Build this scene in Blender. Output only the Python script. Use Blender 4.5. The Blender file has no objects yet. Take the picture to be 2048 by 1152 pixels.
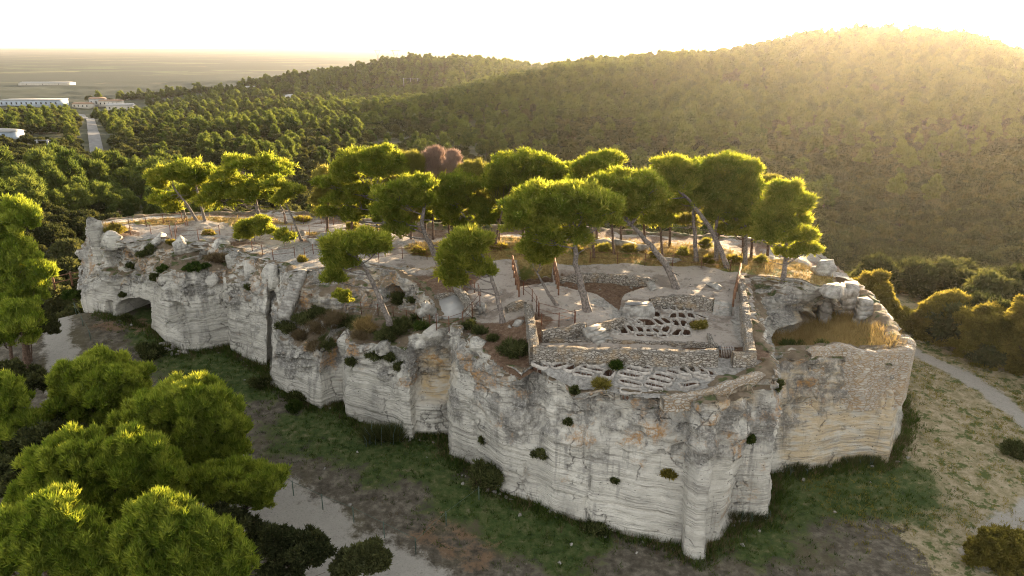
import bpy, math, random
import numpy as np
from mathutils import Vector
R = math.radians
rng = np.random.default_rng(7)
random.seed(7)
sc = bpy.context.scene
col = sc.collection

# ------------------------------------------------------------------ camera, sky, sun, exposure
F = 1384.0; PT = R(19.2); H = 29.0          # focal length in px of the 2048 px frame, pitch, height
cam_d = bpy.data.cameras.new('camera'); cam = bpy.data.objects.new('camera', cam_d); col.objects.link(cam)
cam.location = (0, 0, H); cam.rotation_euler = (R(90) - PT, 0, 0)
cam_d.sensor_width = 36; cam_d.lens = 36 * F / 2048; cam_d.clip_start = 0.5; cam_d.clip_end = 60000
sc.camera = cam
SUN_EL, SUN_AZ = R(4.5), R(28.5)             # azimuth measured from +Y towards +X
w = bpy.data.worlds.new('World'); sc.world = w; w.use_nodes = True
wn, wl = w.node_tree.nodes, w.node_tree.links
sky = wn.new('ShaderNodeTexSky'); sky.sky_type = 'NISHITA'; sky.sun_disc = False
sky.sun_elevation = SUN_EL; sky.sun_rotation = SUN_AZ
sky.altitude = 100; sky.air_density = 1.2; sky.dust_density = 1.2; sky.ozone_density = 1.0
hs = wn.new('ShaderNodeHueSaturation'); hs.inputs['Saturation'].default_value = 0.12
bg = wn['Background']; bg.inputs[1].default_value = 0.15
wl.new(sky.outputs[0], hs.inputs['Color']); wl.new(hs.outputs[0], bg.inputs[0])
sun_d = bpy.data.lights.new('sun', 'SUN'); sun = bpy.data.objects.new('sun', sun_d); col.objects.link(sun)
sun_d.energy = 4.7; sun_d.angle = R(0.6); sun_d.color = (1.0, 0.73, 0.43)
sdir = Vector((math.sin(SUN_AZ) * math.cos(SUN_EL), math.cos(SUN_AZ) * math.cos(SUN_EL), math.sin(SUN_EL)))
sun.rotation_euler = sdir.to_track_quat('Z', 'Y').to_euler(); sun.location = (200, 300, 200)
sc.view_settings.view_transform = 'Standard'; sc.view_settings.look = 'None'
sc.view_settings.exposure = 2.52; sc.view_settings.gamma = 1.0
sc.cycles.max_bounces = 6; sc.cycles.diffuse_bounces = 3; sc.cycles.transmission_bounces = 4
sc.cycles.filter_width = 1.1; sc.cycles.volume_bounces = 0; sc.cycles.use_denoising = True; sc.cycles.denoising_prefilter = 'NONE'

# ------------------------------------------------------------------ helpers: pixels to points, noise
def ray(u, v):
    x = (u - 1024) / F; y = (576 - v) / F
    return np.array([x, math.cos(PT) + y * math.sin(PT), -math.sin(PT) + y * math.cos(PT)])
def atz(u, v, z):
    d = ray(u, v); t = (z - H) / d[2]; return np.array([0, 0, H]) + d * t
def aty(u, v, Y):
    d = ray(u, v); return np.array([0, 0, H]) + d * (Y / d[1])
def proj(P):
    P = np.asarray(P, float); z = P[..., 2] - H
    dep = P[..., 1] * math.cos(PT) - z * math.sin(PT); up = P[..., 1] * math.sin(PT) + z * math.cos(PT)
    dep = np.where(np.abs(dep) < 1e-3, 1e-3, dep)
    return 1024 + F * P[..., 0] / dep, 576 - F * up / dep, dep
def sstep(a, b, x):
    t = np.clip((np.asarray(x, float) - a) / (b - a), 0, 1); return t * t * (3 - 2 * t)
def _h(i, j, k, s):
    n = (i * 374761393 + j * 668265263 + k * 2147483647 + s * 144665) & 0xFFFFFFFF
    n = ((n ^ (n >> 13)) * 1274126177) & 0xFFFFFFFF
    n = ((n ^ (n >> 15)) * 2246822519) & 0xFFFFFFFF
    return ((n ^ (n >> 16)) & 0xFFFF) / 65535.0
def vnoise(x, y, z, s=0):
    x, y, z = np.broadcast_arrays(np.asarray(x, float), np.asarray(y, float), np.asarray(z, float))
    i, j, k = np.floor(x).astype(np.int64), np.floor(y).astype(np.int64), np.floor(z).astype(np.int64)
    f, g, h = x - i, y - j, z - k
    f = f * f * (3 - 2 * f); g = g * g * (3 - 2 * g); h = h * h * (3 - 2 * h)
    r = 0
    for a in (0, 1):
        for b in (0, 1):
            for c in (0, 1):
                r = r + _h(i + a, j + b, k + c, s) * (f if a else 1 - f) * (g if b else 1 - g) * (h if c else 1 - h)
    return r * 2 - 1
def fbm(x, y, z, o=4, s=0, gain=.5):
    r, a = 0, 1.0
    x, y, z = np.asarray(x, float), np.asarray(y, float), np.asarray(z, float)
    for k in range(o):
        r = r + a * vnoise(x, y, z, s + k); a *= gain; x, y, z = x * 2.03, y * 2.03, z * 2.03
    return r
def inpoly(x, y, poly):
    c = np.zeros(x.shape, bool); n = len(poly)
    for i in range(n):
        x1, y1 = poly[i][0], poly[i][1]; x2, y2 = poly[(i + 1) % n][0], poly[(i + 1) % n][1]
        if y1 == y2: continue
        c ^= ((y1 > y) != (y2 > y)) & (x < (x2 - x1) * (y - y1) / (y2 - y1) + x1)
    return c
def polydist(x, y, pts):
    d = np.full(x.shape, 1e9)
    for (x1, y1), (x2, y2) in zip(pts[:-1], pts[1:]):
        dx, dy = x2 - x1, y2 - y1; L = dx * dx + dy * dy + 1e-9
        t = np.clip(((x - x1) * dx + (y - y1) * dy) / L, 0, 1)
        d = np.minimum(d, np.hypot(x - x1 - t * dx, y - y1 - t * dy))
    return d

# ------------------------------------------------------------------ helpers: objects
def mesh(name, V, faces, mat=None, smooth=False):
    """faces: array (n,3) or (n,4), or list of such arrays"""
    V = np.asarray(V, np.float32)
    fl = faces if isinstance(faces, list) else [faces]
    fl = [np.asarray(f, np.int32) for f in fl if len(f)]
    me = bpy.data.meshes.new(name)
    me.vertices.add(len(V)); me.vertices.foreach_set('co', V.ravel())
    idx = np.concatenate([f.ravel() for f in fl]); sizes = np.concatenate([np.full(len(f), f.shape[1], np.int32) for f in fl])
    me.loops.add(len(idx)); me.loops.foreach_set('vertex_index', idx)
    me.polygons.add(len(sizes)); st = np.zeros(len(sizes), np.int32); st[1:] = np.cumsum(sizes)[:-1]
    me.polygons.foreach_set('loop_start', st)
    if smooth: me.polygons.foreach_set('use_smooth', np.ones(len(sizes), bool))
    if mat: me.materials.append(mat)
    me.update(calc_edges=True)
    return me
def attr(me, name, vals):
    a = me.attributes.new(name, 'FLOAT', 'POINT'); a.data.foreach_set('value', np.asarray(vals, np.float32))
def obj(name, me, parent=None, **kw):
    o = bpy.data.objects.new(name, me); col.objects.link(o)
    if parent is not None:
        o.parent = parent
        o.location = -Vector(parent.location) if kw.pop('world', True) else (0, 0, 0)
    for k, v in kw.items(): o[k] = v
    return o
def empty(name, loc, **kw):
    o = bpy.data.objects.new(name, None); col.objects.link(o); o.location = tuple(map(float, loc)); o.empty_display_size = .3
    for k, v in kw.items(): o[k] = v
    return o
class MB:
    def __init__(s): s.V = []; s.Q = []; s.T = []; s.n = 0
    def add(s, V, Q=None, T=None):
        V = np.asarray(V, float)
        if Q is not None and len(Q): s.Q.append(np.asarray(Q) + s.n)
        if T is not None and len(T): s.T.append(np.asarray(T) + s.n)
        s.V.append(V); s.n += len(V)
    def box(s, c, d, rz=0, taper=1.0, jit=0):
        x, y, z = np.array(d) / 2
        P = np.array([(-x, -y, -z), (x, -y, -z), (x, y, -z), (-x, y, -z), (-x * taper, -y * taper, z), (x * taper, -y * taper, z), (x * taper, y * taper, z), (-x * taper, y * taper, z)])
        if jit: P = P + rng.uniform(-jit, jit, P.shape)
        ca, sa = math.cos(rz), math.sin(rz)
        P = np.stack([P[:, 0] * ca - P[:, 1] * sa, P[:, 0] * sa + P[:, 1] * ca, P[:, 2]], 1) + np.array(c)
        s.add(P, [(0, 3, 2, 1), (4, 5, 6, 7), (0, 1, 5, 4), (1, 2, 6, 5), (2, 3, 7, 6), (3, 0, 4, 7)])
    def tube(s, pts, rad, n=6, cap=True):
        pts = np.asarray(pts, float); rad = np.broadcast_to(np.asarray(rad, float), (len(pts),))
        tn = np.gradient(pts, axis=0); tn /= np.linalg.norm(tn, axis=1)[:, None] + 1e-9
        up = np.array([0.31, .2, 1.0]) if abs(tn[0][2]) < .9 else np.array([1.0, .13, 0])
        a = np.arange(n) * 2 * math.pi / n; V = []
        for p, t, r in zip(pts, tn, rad):
            x = np.cross(up, t); x /= np.linalg.norm(x) + 1e-9; y = np.cross(t, x)
            V.append(p + r * (np.cos(a)[:, None] * x + np.sin(a)[:, None] * y))
        V = np.concatenate(V); m = len(pts); Q = []
        for i in range(m - 1):
            for j in range(n):
                k = (j + 1) % n; Q.append((i * n + j, i * n + k, (i + 1) * n + k, (i + 1) * n + j))
        T = []
        if cap:
            for j in range(1, n - 1): T.append(((m - 1) * n, (m - 1) * n + j, (m - 1) * n + j + 1)); T.append((0, j + 1, j))
        s.add(V, Q, T)
    def mesh(s, name, mat, smooth=False):
        fl = []
        if s.Q: fl.append(np.concatenate(s.Q))
        if s.T: fl.append(np.concatenate(s.T))
        return mesh(name, np.concatenate(s.V), fl, mat, smooth)
def grid_faces(nr, nc):
    i = np.arange(nr - 1)[:, None] * nc + np.arange(nc - 1)[None, :]
    return np.stack([i, i + 1, i + nc + 1, i + nc], -1).reshape(-1, 4)

# ------------------------------------------------------------------ helpers: materials
class NT:
    def __init__(s, name, rough=.9):
        s.m = bpy.data.materials.new(name); s.m.use_nodes = True; s.t = s.m.node_tree; s.n = s.t.nodes; s.l = s.t.links
        s.b = s.n['Principled BSDF']; s.b.inputs['Roughness'].default_value = rough
        s.b.inputs['Specular IOR Level'].default_value = 0.2
        s._pos = None
    def put(s, sock, v):
        if hasattr(v, 'node'): s.l.new(v, sock)
        else:
            if isinstance(v, tuple) and len(v) == 3 and sock.type == 'RGBA': v = (*v, 1)
            sock.default_value = v
    def pos(s):
        if s._pos is None: s._pos = s.n.new('ShaderNodeNewGeometry')
        return s._pos.outputs['Position']
    def nz(s):
        s.pos(); x = s.n.new('ShaderNodeSeparateXYZ'); s.l.new(s._pos.outputs['Normal'], x.inputs[0]); return x.outputs[2]
    def at(s, name):
        a = s.n.new('ShaderNodeAttribute'); a.attribute_name = name; return a.outputs['Fac']
    def rand(s): return s.n.new('ShaderNodeObjectInfo').outputs['Random']
    def vec(s, v, scale):
        m = s.n.new('ShaderNodeVectorMath'); m.operation = 'MULTIPLY'; s.put(m.inputs[0], v); m.inputs[1].default_value = scale; return m.outputs[0]
    def noise(s, scale, detail=5, rough=.55, v=None, dist=0, stretch=None):
        v = v or s.pos()
        if stretch: v = s.vec(v, stretch)
        t = s.n.new('ShaderNodeTexNoise'); s.put(t.inputs['Vector'], v)
        t.inputs['Scale'].default_value = scale; t.inputs['Detail'].default_value = detail; t.inputs['Roughness'].default_value = rough; t.inputs['Distortion'].default_value = dist
        return t.outputs['Fac']
    def voro(s, scale, v=None, feature='F1', out='Distance', stretch=None):
        v = v or s.pos()
        if stretch: v = s.vec(v, stretch)
        t = s.n.new('ShaderNodeTexVoronoi'); t.feature = feature; s.put(t.inputs['Vector'], v); t.inputs['Scale'].default_value = scale
        return t.outputs[out]
    def ramp(s, f, *st):
        r = s.n.new('ShaderNodeValToRGB'); s.put(r.inputs[0], f); e = r.color_ramp.elements
        while len(e) < len(st): e.new(.5)
        for k, (p, c) in zip(e, st):
            k.position = p; k.color = (c, c, c, 1) if not isinstance(c, tuple) else (*c, 1)
        return r.outputs[0]
    def sm(s, f, a, b, lo=0., hi=1.):
        m = s.n.new('ShaderNodeMapRange'); m.interpolation_type = 'SMOOTHSTEP'; s.put(m.inputs[0], f)
        for i, v in zip((1, 2, 3, 4), (a, b, lo, hi)): m.inputs[i].default_value = v
        return m.outputs[0]
    def math(s, op, a, b=0., c=None):
        m = s.n.new('ShaderNodeMath'); m.operation = op; s.put(m.inputs[0], a); s.put(m.inputs[1], b)
        if c is not None: s.put(m.inputs[2], c)
        return m.outputs[0]
    def mix(s, f, a, b, mode='MIX'):
        m = s.n.new('ShaderNodeMix'); m.data_type = 'RGBA'; m.blend_type = mode; m.clamp_factor = True
        s.put(m.inputs[0], f); s.put(m.inputs[6], a); s.put(m.inputs[7], b); return m.outputs[2]
    def bump(s, h, st=.5, d=.1, prev=None):
        b = s.n.new('ShaderNodeBump'); s.put(b.inputs['Height'], h); b.inputs['Strength'].default_value = st; b.inputs['Distance'].default_value = d
        if prev is not None: s.l.new(prev, b.inputs['Normal'])
        return b.outputs[0]
    def out(s, color, bump=None):
        s.put(s.b.inputs['Base Color'], color)
        if bump is not None: s.l.new(bump, s.b.inputs['Normal'])
        return s.m
M = {}
def rock_mat():
    t = NT('limestone')
    # long, thin bedding lines, slightly wavy
    beds = t.noise(1.0, 6, .62, stretch=(.13, .13, 3.8), dist=.12)
    fine = t.noise(1.0, 4, .6, stretch=(.7, .7, 11.0), dist=.15)
    grain = t.noise(5.5, 6, .7)
    patch = t.noise(.33, 7, .62)
    c = t.ramp(patch, (.28, (.38, .36, .32)), (.46, (.56, .53, .47)), (.68, (.71, .675, .60)))
    c = t.mix(t.math('MULTIPLY', t.at('ochre'), t.sm(t.noise(.8, 4, .6, stretch=(1, 1, 3)), .28, .6)), c, (.56, .42, .24))  # ochre rock stain; one strip of it paints a sunlit wall
    ban = t.math('ADD', t.math('MULTIPLY', t.sm(t.noise(.28, 4, .6), .42, .58), .85), .15)
    c = t.mix(t.math('MULTIPLY', t.math('MULTIPLY', t.sm(beds, .50, .36), .6), ban), c, (.22, .205, .185))
    c = t.mix(t.math('MULTIPLY', t.math('MULTIPLY', t.sm(fine, .46, .30), .7), t.math('SUBTRACT', 1.15, ban)), c, (.15, .14, .125))
    pit_ = t.voro(3.2, stretch=(1, 1, 1.6)); c = t.mix(t.math('MULTIPLY', t.sm(pit_, .20, .08), t.sm(t.noise(.5, 3), .50, .62)), c, (.08, .072, .06))
    c = t.mix(t.math('MULTIPLY', t.sm(fine, .58, .72), .45), c, (.68, .66, .62))
    wv = t.n.new('ShaderNodeTexNoise'); t.l.new(t.pos(), wv.inputs['Vector']); wv.inputs['Scale'].default_value = .9; wv.inputs['Detail'].default_value = 6
    wa = t.n.new('ShaderNodeVectorMath'); wa.operation = 'MULTIPLY_ADD'; t.l.new(wv.outputs['Color'], wa.inputs[0]); wa.inputs[1].default_value = (1.6, 1.6, 1.2); t.l.new(t.pos(), wa.inputs[2])
    ck = t.voro(.36, t.vec(wa.outputs[0], (1.3, 1.3, .8)), 'DISTANCE_TO_EDGE'); ckm = t.math('MULTIPLY', t.sm(t.math('ADD', ck, t.math('MULTIPLY', t.math('SUBTRACT', grain, .5), .10)), .022, .0), t.sm(t.noise(.4, 3), .50, .62))
    c = t.mix(t.math('MULTIPLY', ckm, .55), c, (.09, .08, .07))
    # dark weathering crust with streaks running down
    streak = t.noise(.9, 5, .6, stretch=(1.6, 1.6, .12))
    wx = t.math('ADD', t.math('MULTIPLY', t.noise(.55, 8, .7), .75), t.math('MULTIPLY', streak, .35))
    wx = t.math('ADD', wx, t.math('MULTIPLY', t.at('dark'), .15))
    dk = t.sm(wx, .60, .76)
    crust = t.ramp(grain, (.35, (.085, .08, .074)), (.52, (.20, .19, .175)), (.68, (.50, .48, .445)))
    c = t.mix(t.math('MULTIPLY', dk, .82), c, crust)
    c = t.mix(t.math('MULTIPLY', t.math('MULTIPLY', t.sm(t.noise(1.0, 5, .6, stretch=(2.2, 2.2, .10)), .52, .66), t.sm(t.noise(.22, 3), .42, .56)), .5), c, (.19, .18, .165))
    # orange lichen
    li = t.math('ADD', t.noise(.42, 7, .68, dist=.4), t.math('MULTIPLY', t.at('lichen'), .10))
    lic = t.mix(grain, (.30, .13, .035), (.52, .30, .10))
    c = t.mix(t.math('MULTIPLY', t.math('MULTIPLY', t.sm(li, .62, .74), t.sm(grain, .36, .58)), .85), c, lic)
    # earth and moss where it lies flat
    soil = t.mix(t.noise(2.5, 5, .65), (.10, .075, .045), (.27, .21, .15))
    soil = t.mix(t.sm(t.noise(1.1, 5, .6), .52, .62), soil, (.07, .085, .03))
    flat = t.math('MULTIPLY', t.sm(t.math('ADD', t.nz(), t.math('MULTIPLY', t.noise(1.3, 4), .3)), .70, .98), t.at('veg'))
    c = t.mix(flat, c, soil)
    # small dark holes
    hol = t.voro(1.5, stretch=(1, 1, 2.2))
    c = t.mix(t.math('MULTIPLY', t.sm(hol, .13, .05), t.sm(t.noise(.3, 2), .5, .6)), c, (.05, .045, .04))
    h = t.math('ADD', t.math('MULTIPLY', beds, 1.0), t.math('MULTIPLY', fine, .7)); h = t.math('SUBTRACT', h, t.math('MULTIPLY', ckm, .7))
    h = t.math('ADD', h, t.math('MULTIPLY', grain, .55))
    return t.out(c, t.bump(h, 1.0, .2))
M['rock'] = rock_mat()
def plateau_mat():
    t = NT('plateau_ground')
    n1 = t.noise(.6, 6, .6); n2 = t.noise(4, 6, .7); n3 = t.noise(18, 4, .7)
    sand = t.mix(n1, (.40, .34, .29), (.58, .52, .46))
    sand = t.mix(t.sm(n2, .55, .72), sand, (.30, .24, .19))
    rock = t.ramp(n2, (.30, (.16, .15, .14)), (.5, (.36, .34, .31)), (.7, (.58, .55, .50)))
    soil = t.ramp(n2, (.3, (.085, .05, .03)), (.55, (.20, .125, .08)), (.75, (.36, .29, .22)))
    dry = t.ramp(n2, (.3, (.14, .10, .035)), (.5, (.32, .23, .08)), (.7, (.46, .36, .16)))
    dry = t.mix(t.sm(n1, .5, .6), dry, (.16, .17, .04))
    nn = t.math('MULTIPLY', t.math('SUBTRACT', n2, .5), .9)
    sand = t.mix(t.math('MULTIPLY', t.sm(t.noise(.28, 6, .7), .50, .60), .75), sand, (.22, .175, .14))
    sand = t.mix(t.math('MULTIPLY', t.sm(t.noise(1.7, 6, .75), .57, .66), .8), sand, (.17, .155, .14))
    c = t.mix(t.sm(t.math('ADD', t.at('rock'), nn), .4, .6), sand, rock)
    c = t.mix(t.sm(t.math('ADD', t.at('soil'), nn), .4, .6), c, soil)
    c = t.mix(t.sm(t.math('ADD', t.at('grass'), nn), .4, .6), c, dry)
    c = t.mix(t.math('MULTIPLY', t.sm(n3, .60, .7), .5), c, (.62, .58, .52))
    c = t.mix(t.math('MULTIPLY', t.sm(n3, .40, .3), .5), c, (.10, .08, .06))
    return t.out(c, t.bump(t.math('ADD', n2, t.math('MULTIPLY', n3, .5)), 1.0, .16))
M['plateau'] = plateau_mat()
def ground_mat():
    t = NT('ground')
    n1 = t.noise(.18, 6, .6); n2 = t.noise(1.6, 6, .7); n3 = t.noise(9, 5, .7)
    dry = t.ramp(n2, (.32, (.045, .037, .027)), (.5, (.105, .09, .068)), (.68, (.21, .185, .145)))
    dry = t.mix(t.math('MULTIPLY', t.sm(n1, .48, .62), .6), dry, (.10, .085, .045))
    green = t.ramp(n2, (.3, (.017, .030, .008)), (.46, (.045, .072, .016)), (.58, (.08, .095, .032)), (.72, (.17, .15, .085)))
    sandy = t.ramp(n2, (.3, (.13, .12, .055)), (.5, (.27, .225, .135)), (.7, (.42, .35, .25)))
    sandy = t.mix(t.sm(t.noise(1.1, 7, .75), .51, .58), sandy, (.075, .095, .025))
    gravel = t.mix(t.math('ADD', t.math('MULTIPLY', n3, .6), t.math('MULTIPLY', n2, .4)), (.19, .175, .15), (.45, .42, .37))
    rust = t.mix(n2, (.075, .045, .028), (.25, .165, .10))
    nn = t.math('MULTIPLY', t.math('SUBTRACT', t.noise(.8, 8, .76), .5), 2.1)
    c = t.mix(t.sm(t.math('ADD', t.at('sandy'), nn), .4, .6), dry, sandy)
    c = t.mix(t.sm(t.math('ADD', t.at('green'), nn), .35, .65), c, green)
    c = t.mix(t.sm(t.math('ADD', t.at('rust'), nn), .4, .7), c, rust)
    c = t.mix(t.sm(t.math('ADD', t.at('gravel'), t.math('MULTIPLY', nn, 1.0)), .30, .75), c, gravel)
    c = t.mix(t.math('MULTIPLY', t.sm(n3, .62, .72), .35), c, (.5, .47, .42))
    c = t.mix(t.math('MULTIPLY', t.sm(n3, .42, .3), .55), c, (.05, .045, .03))
    # far plain: patchwork of fields and woods
    fld = t.voro(1.0, out='Color', stretch=(1 / 330, 1 / 190, 0))
    sep = t.n.new('ShaderNodeSeparateColor'); t.l.new(fld, sep.inputs[0])
    fc = t.ramp(sep.outputs[0], (0., (.030, .040, .020)), (.42, (.018, .030, .016)), (.48, (.09, .10, .035)), (.58, (.05, .075, .026)), (.70, (.15, .14, .06)), (.80, (.12, .085, .05)), (.88, (.025, .038, .02)))
    fc = t.mix(t.sm(t.noise(.010, 5, .6, stretch=(.5, 1.6, 1)), .46, .50), fc, (.022, .032, .016))
    wood = t.ramp(t.noise(.06, 6, .7), (.35, (.022, .026, .012)), (.55, (.06, .062, .028)), (.7, (.15, .135, .07)))
    c2 = t.mix(t.at('plain'), wood, fc)
    c = t.mix(t.at('far'), c, c2)
    return t.out(c, t.bump(t.math('ADD', n2, t.math('MULTIPLY', n3, .6)), .7, .12))
M['ground'] = ground_mat()
def masonry(name, mort, s1, s2, sx=.34, sy=.15, warm=.0):
    t = NT(name)
    u = t.n.new('ShaderNodeUVMap').outputs[0]
    d = t.n.new('ShaderNodeTexNoise'); t.l.new(u, d.inputs['Vector']); d.inputs['Scale'].default_value = 1.6; d.inputs['Detail'].default_value = 4
    mx = t.n.new('ShaderNodeVectorMath'); mx.operation = 'MULTIPLY_ADD'; t.l.new(d.outputs['Color'], mx.inputs[0]); mx.inputs[1].default_value = (.16, .09, 0); t.l.new(u, mx.inputs[2])
    v = mx.outputs[0]
    vs = t.vec(v, (1 / sx, 1 / sy, 0))
    ed = t.sm(t.voro(1.0, vs, 'DISTANCE_TO_EDGE'), .0, .16); cc = t.n.new('ShaderNodeSeparateColor'); t.l.new(t.voro(1.0, vs, 'F1', 'Color'), cc.inputs[0])
    base = t.mix(ed, mort, t.mix(cc.outputs[0], s1, s2))
    n = t.noise(4, 6, .7); g = t.noise(.9, 5, .6)
    c = t.mix(t.math('MULTIPLY', t.sm(n, .52, .72), .5), base, (.15, .14, .13))
    c = t.mix(t.math('MULTIPLY', t.sm(g, .5, .68), .55), c, (.46, .33, .19))
    c = t.mix(t.math('MULTIPLY', t.sm(n, .45, .3), .45), c, (.62, .59, .54))
    c = t.mix(t.math('MULTIPLY', t.sm(t.noise(12, 3, .7), .56, .7), .5), c, (.10, .09, .08))
    h = t.math('ADD', t.math('MULTIPLY', n, .7), ed)
    return t.out(c, t.bump(h, .8, .05))
M['wall'] = masonry('dry_stone', (.10, .08, .06), (.26, .235, .20), (.47, .43, .375), .27, .12)
M['wall_warm'] = masonry('ochre_masonry', (.30, .205, .115), (.36, .33, .285), (.52, .475, .41), .32, .15)
def plain(name, c1, c2, rough=.85, sc_=3., bump=.4):
    t = NT(name, rough); n = t.noise(sc_, 6, .65)
    c = t.mix(t.sm(n, .35, .68), c1, c2)
    c = t.mix(t.math('MULTIPLY', t.sm(t.noise(sc_ * 4, 4, .7), .58, .7), .4), c, tuple(x * .5 for x in c1))
    return t.out(c, t.bump(n, bump, .05))
M['tomb'] = plain('carved_stone', (.30, .27, .24), (.54, .50, .445), sc_=4)
M['tombin'] = plain('grave_earth', (.085, .045, .03), (.19, .115, .08), sc_=3)
M['stone'] = plain('pale_stone', (.20, .185, .165), (.44, .42, .38), sc_=2.2, bump=.9)
M['concrete'] = plain('worn_concrete', (.36, .35, .335), (.46, .45, .43), sc_=1.2)
M['rust'] = plain('rusty_iron', (.085, .035, .02), (.18, .075, .04), .7, 8)
M['corten'] = plain('weathered_timber', (.12, .06, .035), (.26, .14, .08), .8, 5)
M['wood'] = plain('grey_timber', (.30, .26, .23), (.46, .42, .38), .8, 6)
M['bark'] = plain('grey_bark', (.10, .085, .075), (.27, .235, .21), .95, 7, 1.0)
M['bark_dark'] = plain('brown_bark', (.075, .05, .036), (.17, .115, .085), .95, 7, 1.0)
M['wire'] = plain('green_wire', (.06, .09, .07), (.12, .16, .13), .6, 5)
M['white'] = plain('white_render', (.32, .315, .30), (.42, .41, .395), .8, .3)
M['cream'] = plain('cream_render', (.48, .44, .37), (.58, .53, .45), .8, .3)
M['bluewall'] = plain('blue_cladding', (.30, .36, .42), (.38, .44, .50), .5, .3)
M['tiles'] = plain('roof_tiles', (.30, .19, .13), (.40, .28, .20), .9, 1.)
M['window'] = plain('dark_glass', (.03, .035, .04), (.05, .055, .06), .2, 1.)
M['steel'] = plain('galvanised_steel', (.16, .16, .16), (.24, .24, .24), .5, 1.)
M['asphalt'] = plain('road_surface', (.17, .165, .16), (.25, .245, .235), .9, .5)
RV = .35
def leaf_mat(name, dif, tra, dif2, tra2, tfac=.45):
    RV = .95 if name in ('oak_leaves', 'forest_pine_needles') else .35
    m = bpy.data.materials.new(name); m.use_nodes = True; t = m.node_tree; n, l = t.nodes, t.links
    n.remove(n['Principled BSDF'])
    a = n.new('ShaderNodeAttribute'); a.attribute_name = 'tint'
    oi = n.new('ShaderNodeObjectInfo')
    ad = n.new('ShaderNodeMath'); ad.operation = 'MULTIPLY_ADD'; l.new(oi.outputs['Random'], ad.inputs[0]); ad.inputs[1].default_value = RV; l.new(a.outputs['Fac'], ad.inputs[2])
    sb = n.new('ShaderNodeMath'); sb.operation = 'SUBTRACT'; l.new(ad.outputs[0], sb.inputs[0]); sb.inputs[1].default_value = RV / 2
    def mix(c1, c2):
        x = n.new('ShaderNodeMix'); x.data_type = 'RGBA'; x.clamp_factor = True; l.new(sb.outputs[0], x.inputs[0])
        x.inputs[6].default_value = (*c1, 1); x.inputs[7].default_value = (*c2, 1); return x.outputs[2]
    d = n.new('ShaderNodeBsdfDiffuse'); l.new(mix(dif, dif2), d.inputs[0])
    tr = n.new('ShaderNodeBsdfTranslucent'); l.new(mix(tra, tra2), tr.inputs[0])
    s = n.new('ShaderNodeMixShader'); s.inputs[0].default_value = tfac
    l.new(d.outputs[0], s.inputs[1]); l.new(tr.outputs[0], s.inputs[2]); l.new(s.outputs[0], n['Material Output'].inputs[0])
    return m
M['pine'] = leaf_mat('pine_needles', (.070, .105, .020), (.24, .30, .022), (.20, .215, .045), (.56, .53, .06), .55)
M['nearpine'] = leaf_mat('near_pine_needles', (.085, .135, .022), (.26, .34, .022), (.25, .30, .06), (.58, .58, .06), .5)
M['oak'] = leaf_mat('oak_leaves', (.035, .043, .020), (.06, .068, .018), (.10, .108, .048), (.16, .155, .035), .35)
M['olive'] = leaf_mat('sunlit_oak_leaves', (.085, .082, .024), (.24, .20, .032), (.20, .175, .055), (.46, .37, .06), .5)  # lighter copy of the oak leaves, golden sunlight put into the colour
M['fpine'] = leaf_mat('forest_pine_needles', (.055, .080, .026), (.11, .15, .025), (.135, .16, .05), (.24, .27, .04), .4)
M['bush'] = leaf_mat('shrub_leaves', (.028, .038, .014), (.055, .065, .014), (.115, .125, .05), (.16, .17, .04), .3)
M['dry'] = leaf_mat('dry_grass', (.17, .12, .05), (.30, .20, .07), (.36, .27, .12), (.55, .40, .16), .4)
M['drydark'] = leaf_mat('withered_stalks', (.08, .06, .035), (.14, .10, .05), (.20, .155, .09), (.3, .22, .11), .35)
M['grass'] = leaf_mat('grass_blades', (.020, .040, .010), (.05, .09, .015), (.065, .095, .022), (.14, .18, .03), .4)
M['pinkleaf'] = leaf_mat('bare_poplar_twigs', (.26, .18, .14), (.34, .22, .16), (.40, .29, .23), (.48, .34, .26), .3)
M['poplar'] = leaf_mat('poplar_leaves', (.13, .13, .035), (.30, .28, .05), (.22, .20, .06), (.50, .44, .09), .45)

# ------------------------------------------------------------------ terrain
def near_g(x, y):
    return .09 * np.maximum(0, y - 36) + 1.6 * sstep(-20, -46, x) * sstep(46, 66, y) + .12 * fbm(x * .12, y * .12, 0 * x, 3, 5)
CT = []   # (azimuth, ln r, z)
def ct(u, v, d, drop=5.0):
    p = ray(u, v); hz = math.hypot(p[0], p[1]); z = H + p[2] / hz * d - drop
    CT.append((math.atan2(p[0], p[1]), math.log(d), z))
def cz(az, d, z): CT.append((R(az), math.log(d), z))
for u, lst in {
    2048: [(640, 125), (450, 220), (300, 350), (205, 500), (134, 720)],
    1930: [(300, 360), (180, 520), (92, 770)],
    1800: [(600, 150), (500, 200), (400, 270), (250, 430), (135, 640), (70, 800)],
    1650: [(470, 200), (350, 300), (220, 460), (120, 680), (68, 820)],
    1500: [(400, 240), (300, 330), (200, 480), (108, 800)],
    1300: [(380, 230), (300, 300), (200, 450), (126, 720)],
    1050: [(380, 220), (280, 320), (200, 450), (140, 700)],
    900: [(380, 210), (300, 270), (230, 420), (172, 620)],
    800: [(380, 200), (300, 250), (230, 420), (190, 560), (165, 950), (112, 1250)],
    700: [(380, 200), (300, 250), (230, 420), (195, 540), (170, 950), (134, 1220)],
    600: [(380, 190), (300, 240), (235, 400), (206, 520), (190, 720), (152, 1100)],
    400: [(400, 160), (320, 210), (260, 330), (222, 520), (200, 640), (174, 1000)],
    200: [(420, 140), (340, 190), (290, 280), (235, 480), (208, 600)],
    0: [(440, 130), (350, 170), (300, 250), (240, 420), (200, 600)]}.items():
    for v, d in lst: ct(u, v, d, 5.5 if d < 500 else 10.5 if u < 1200 else 4.5)
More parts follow.
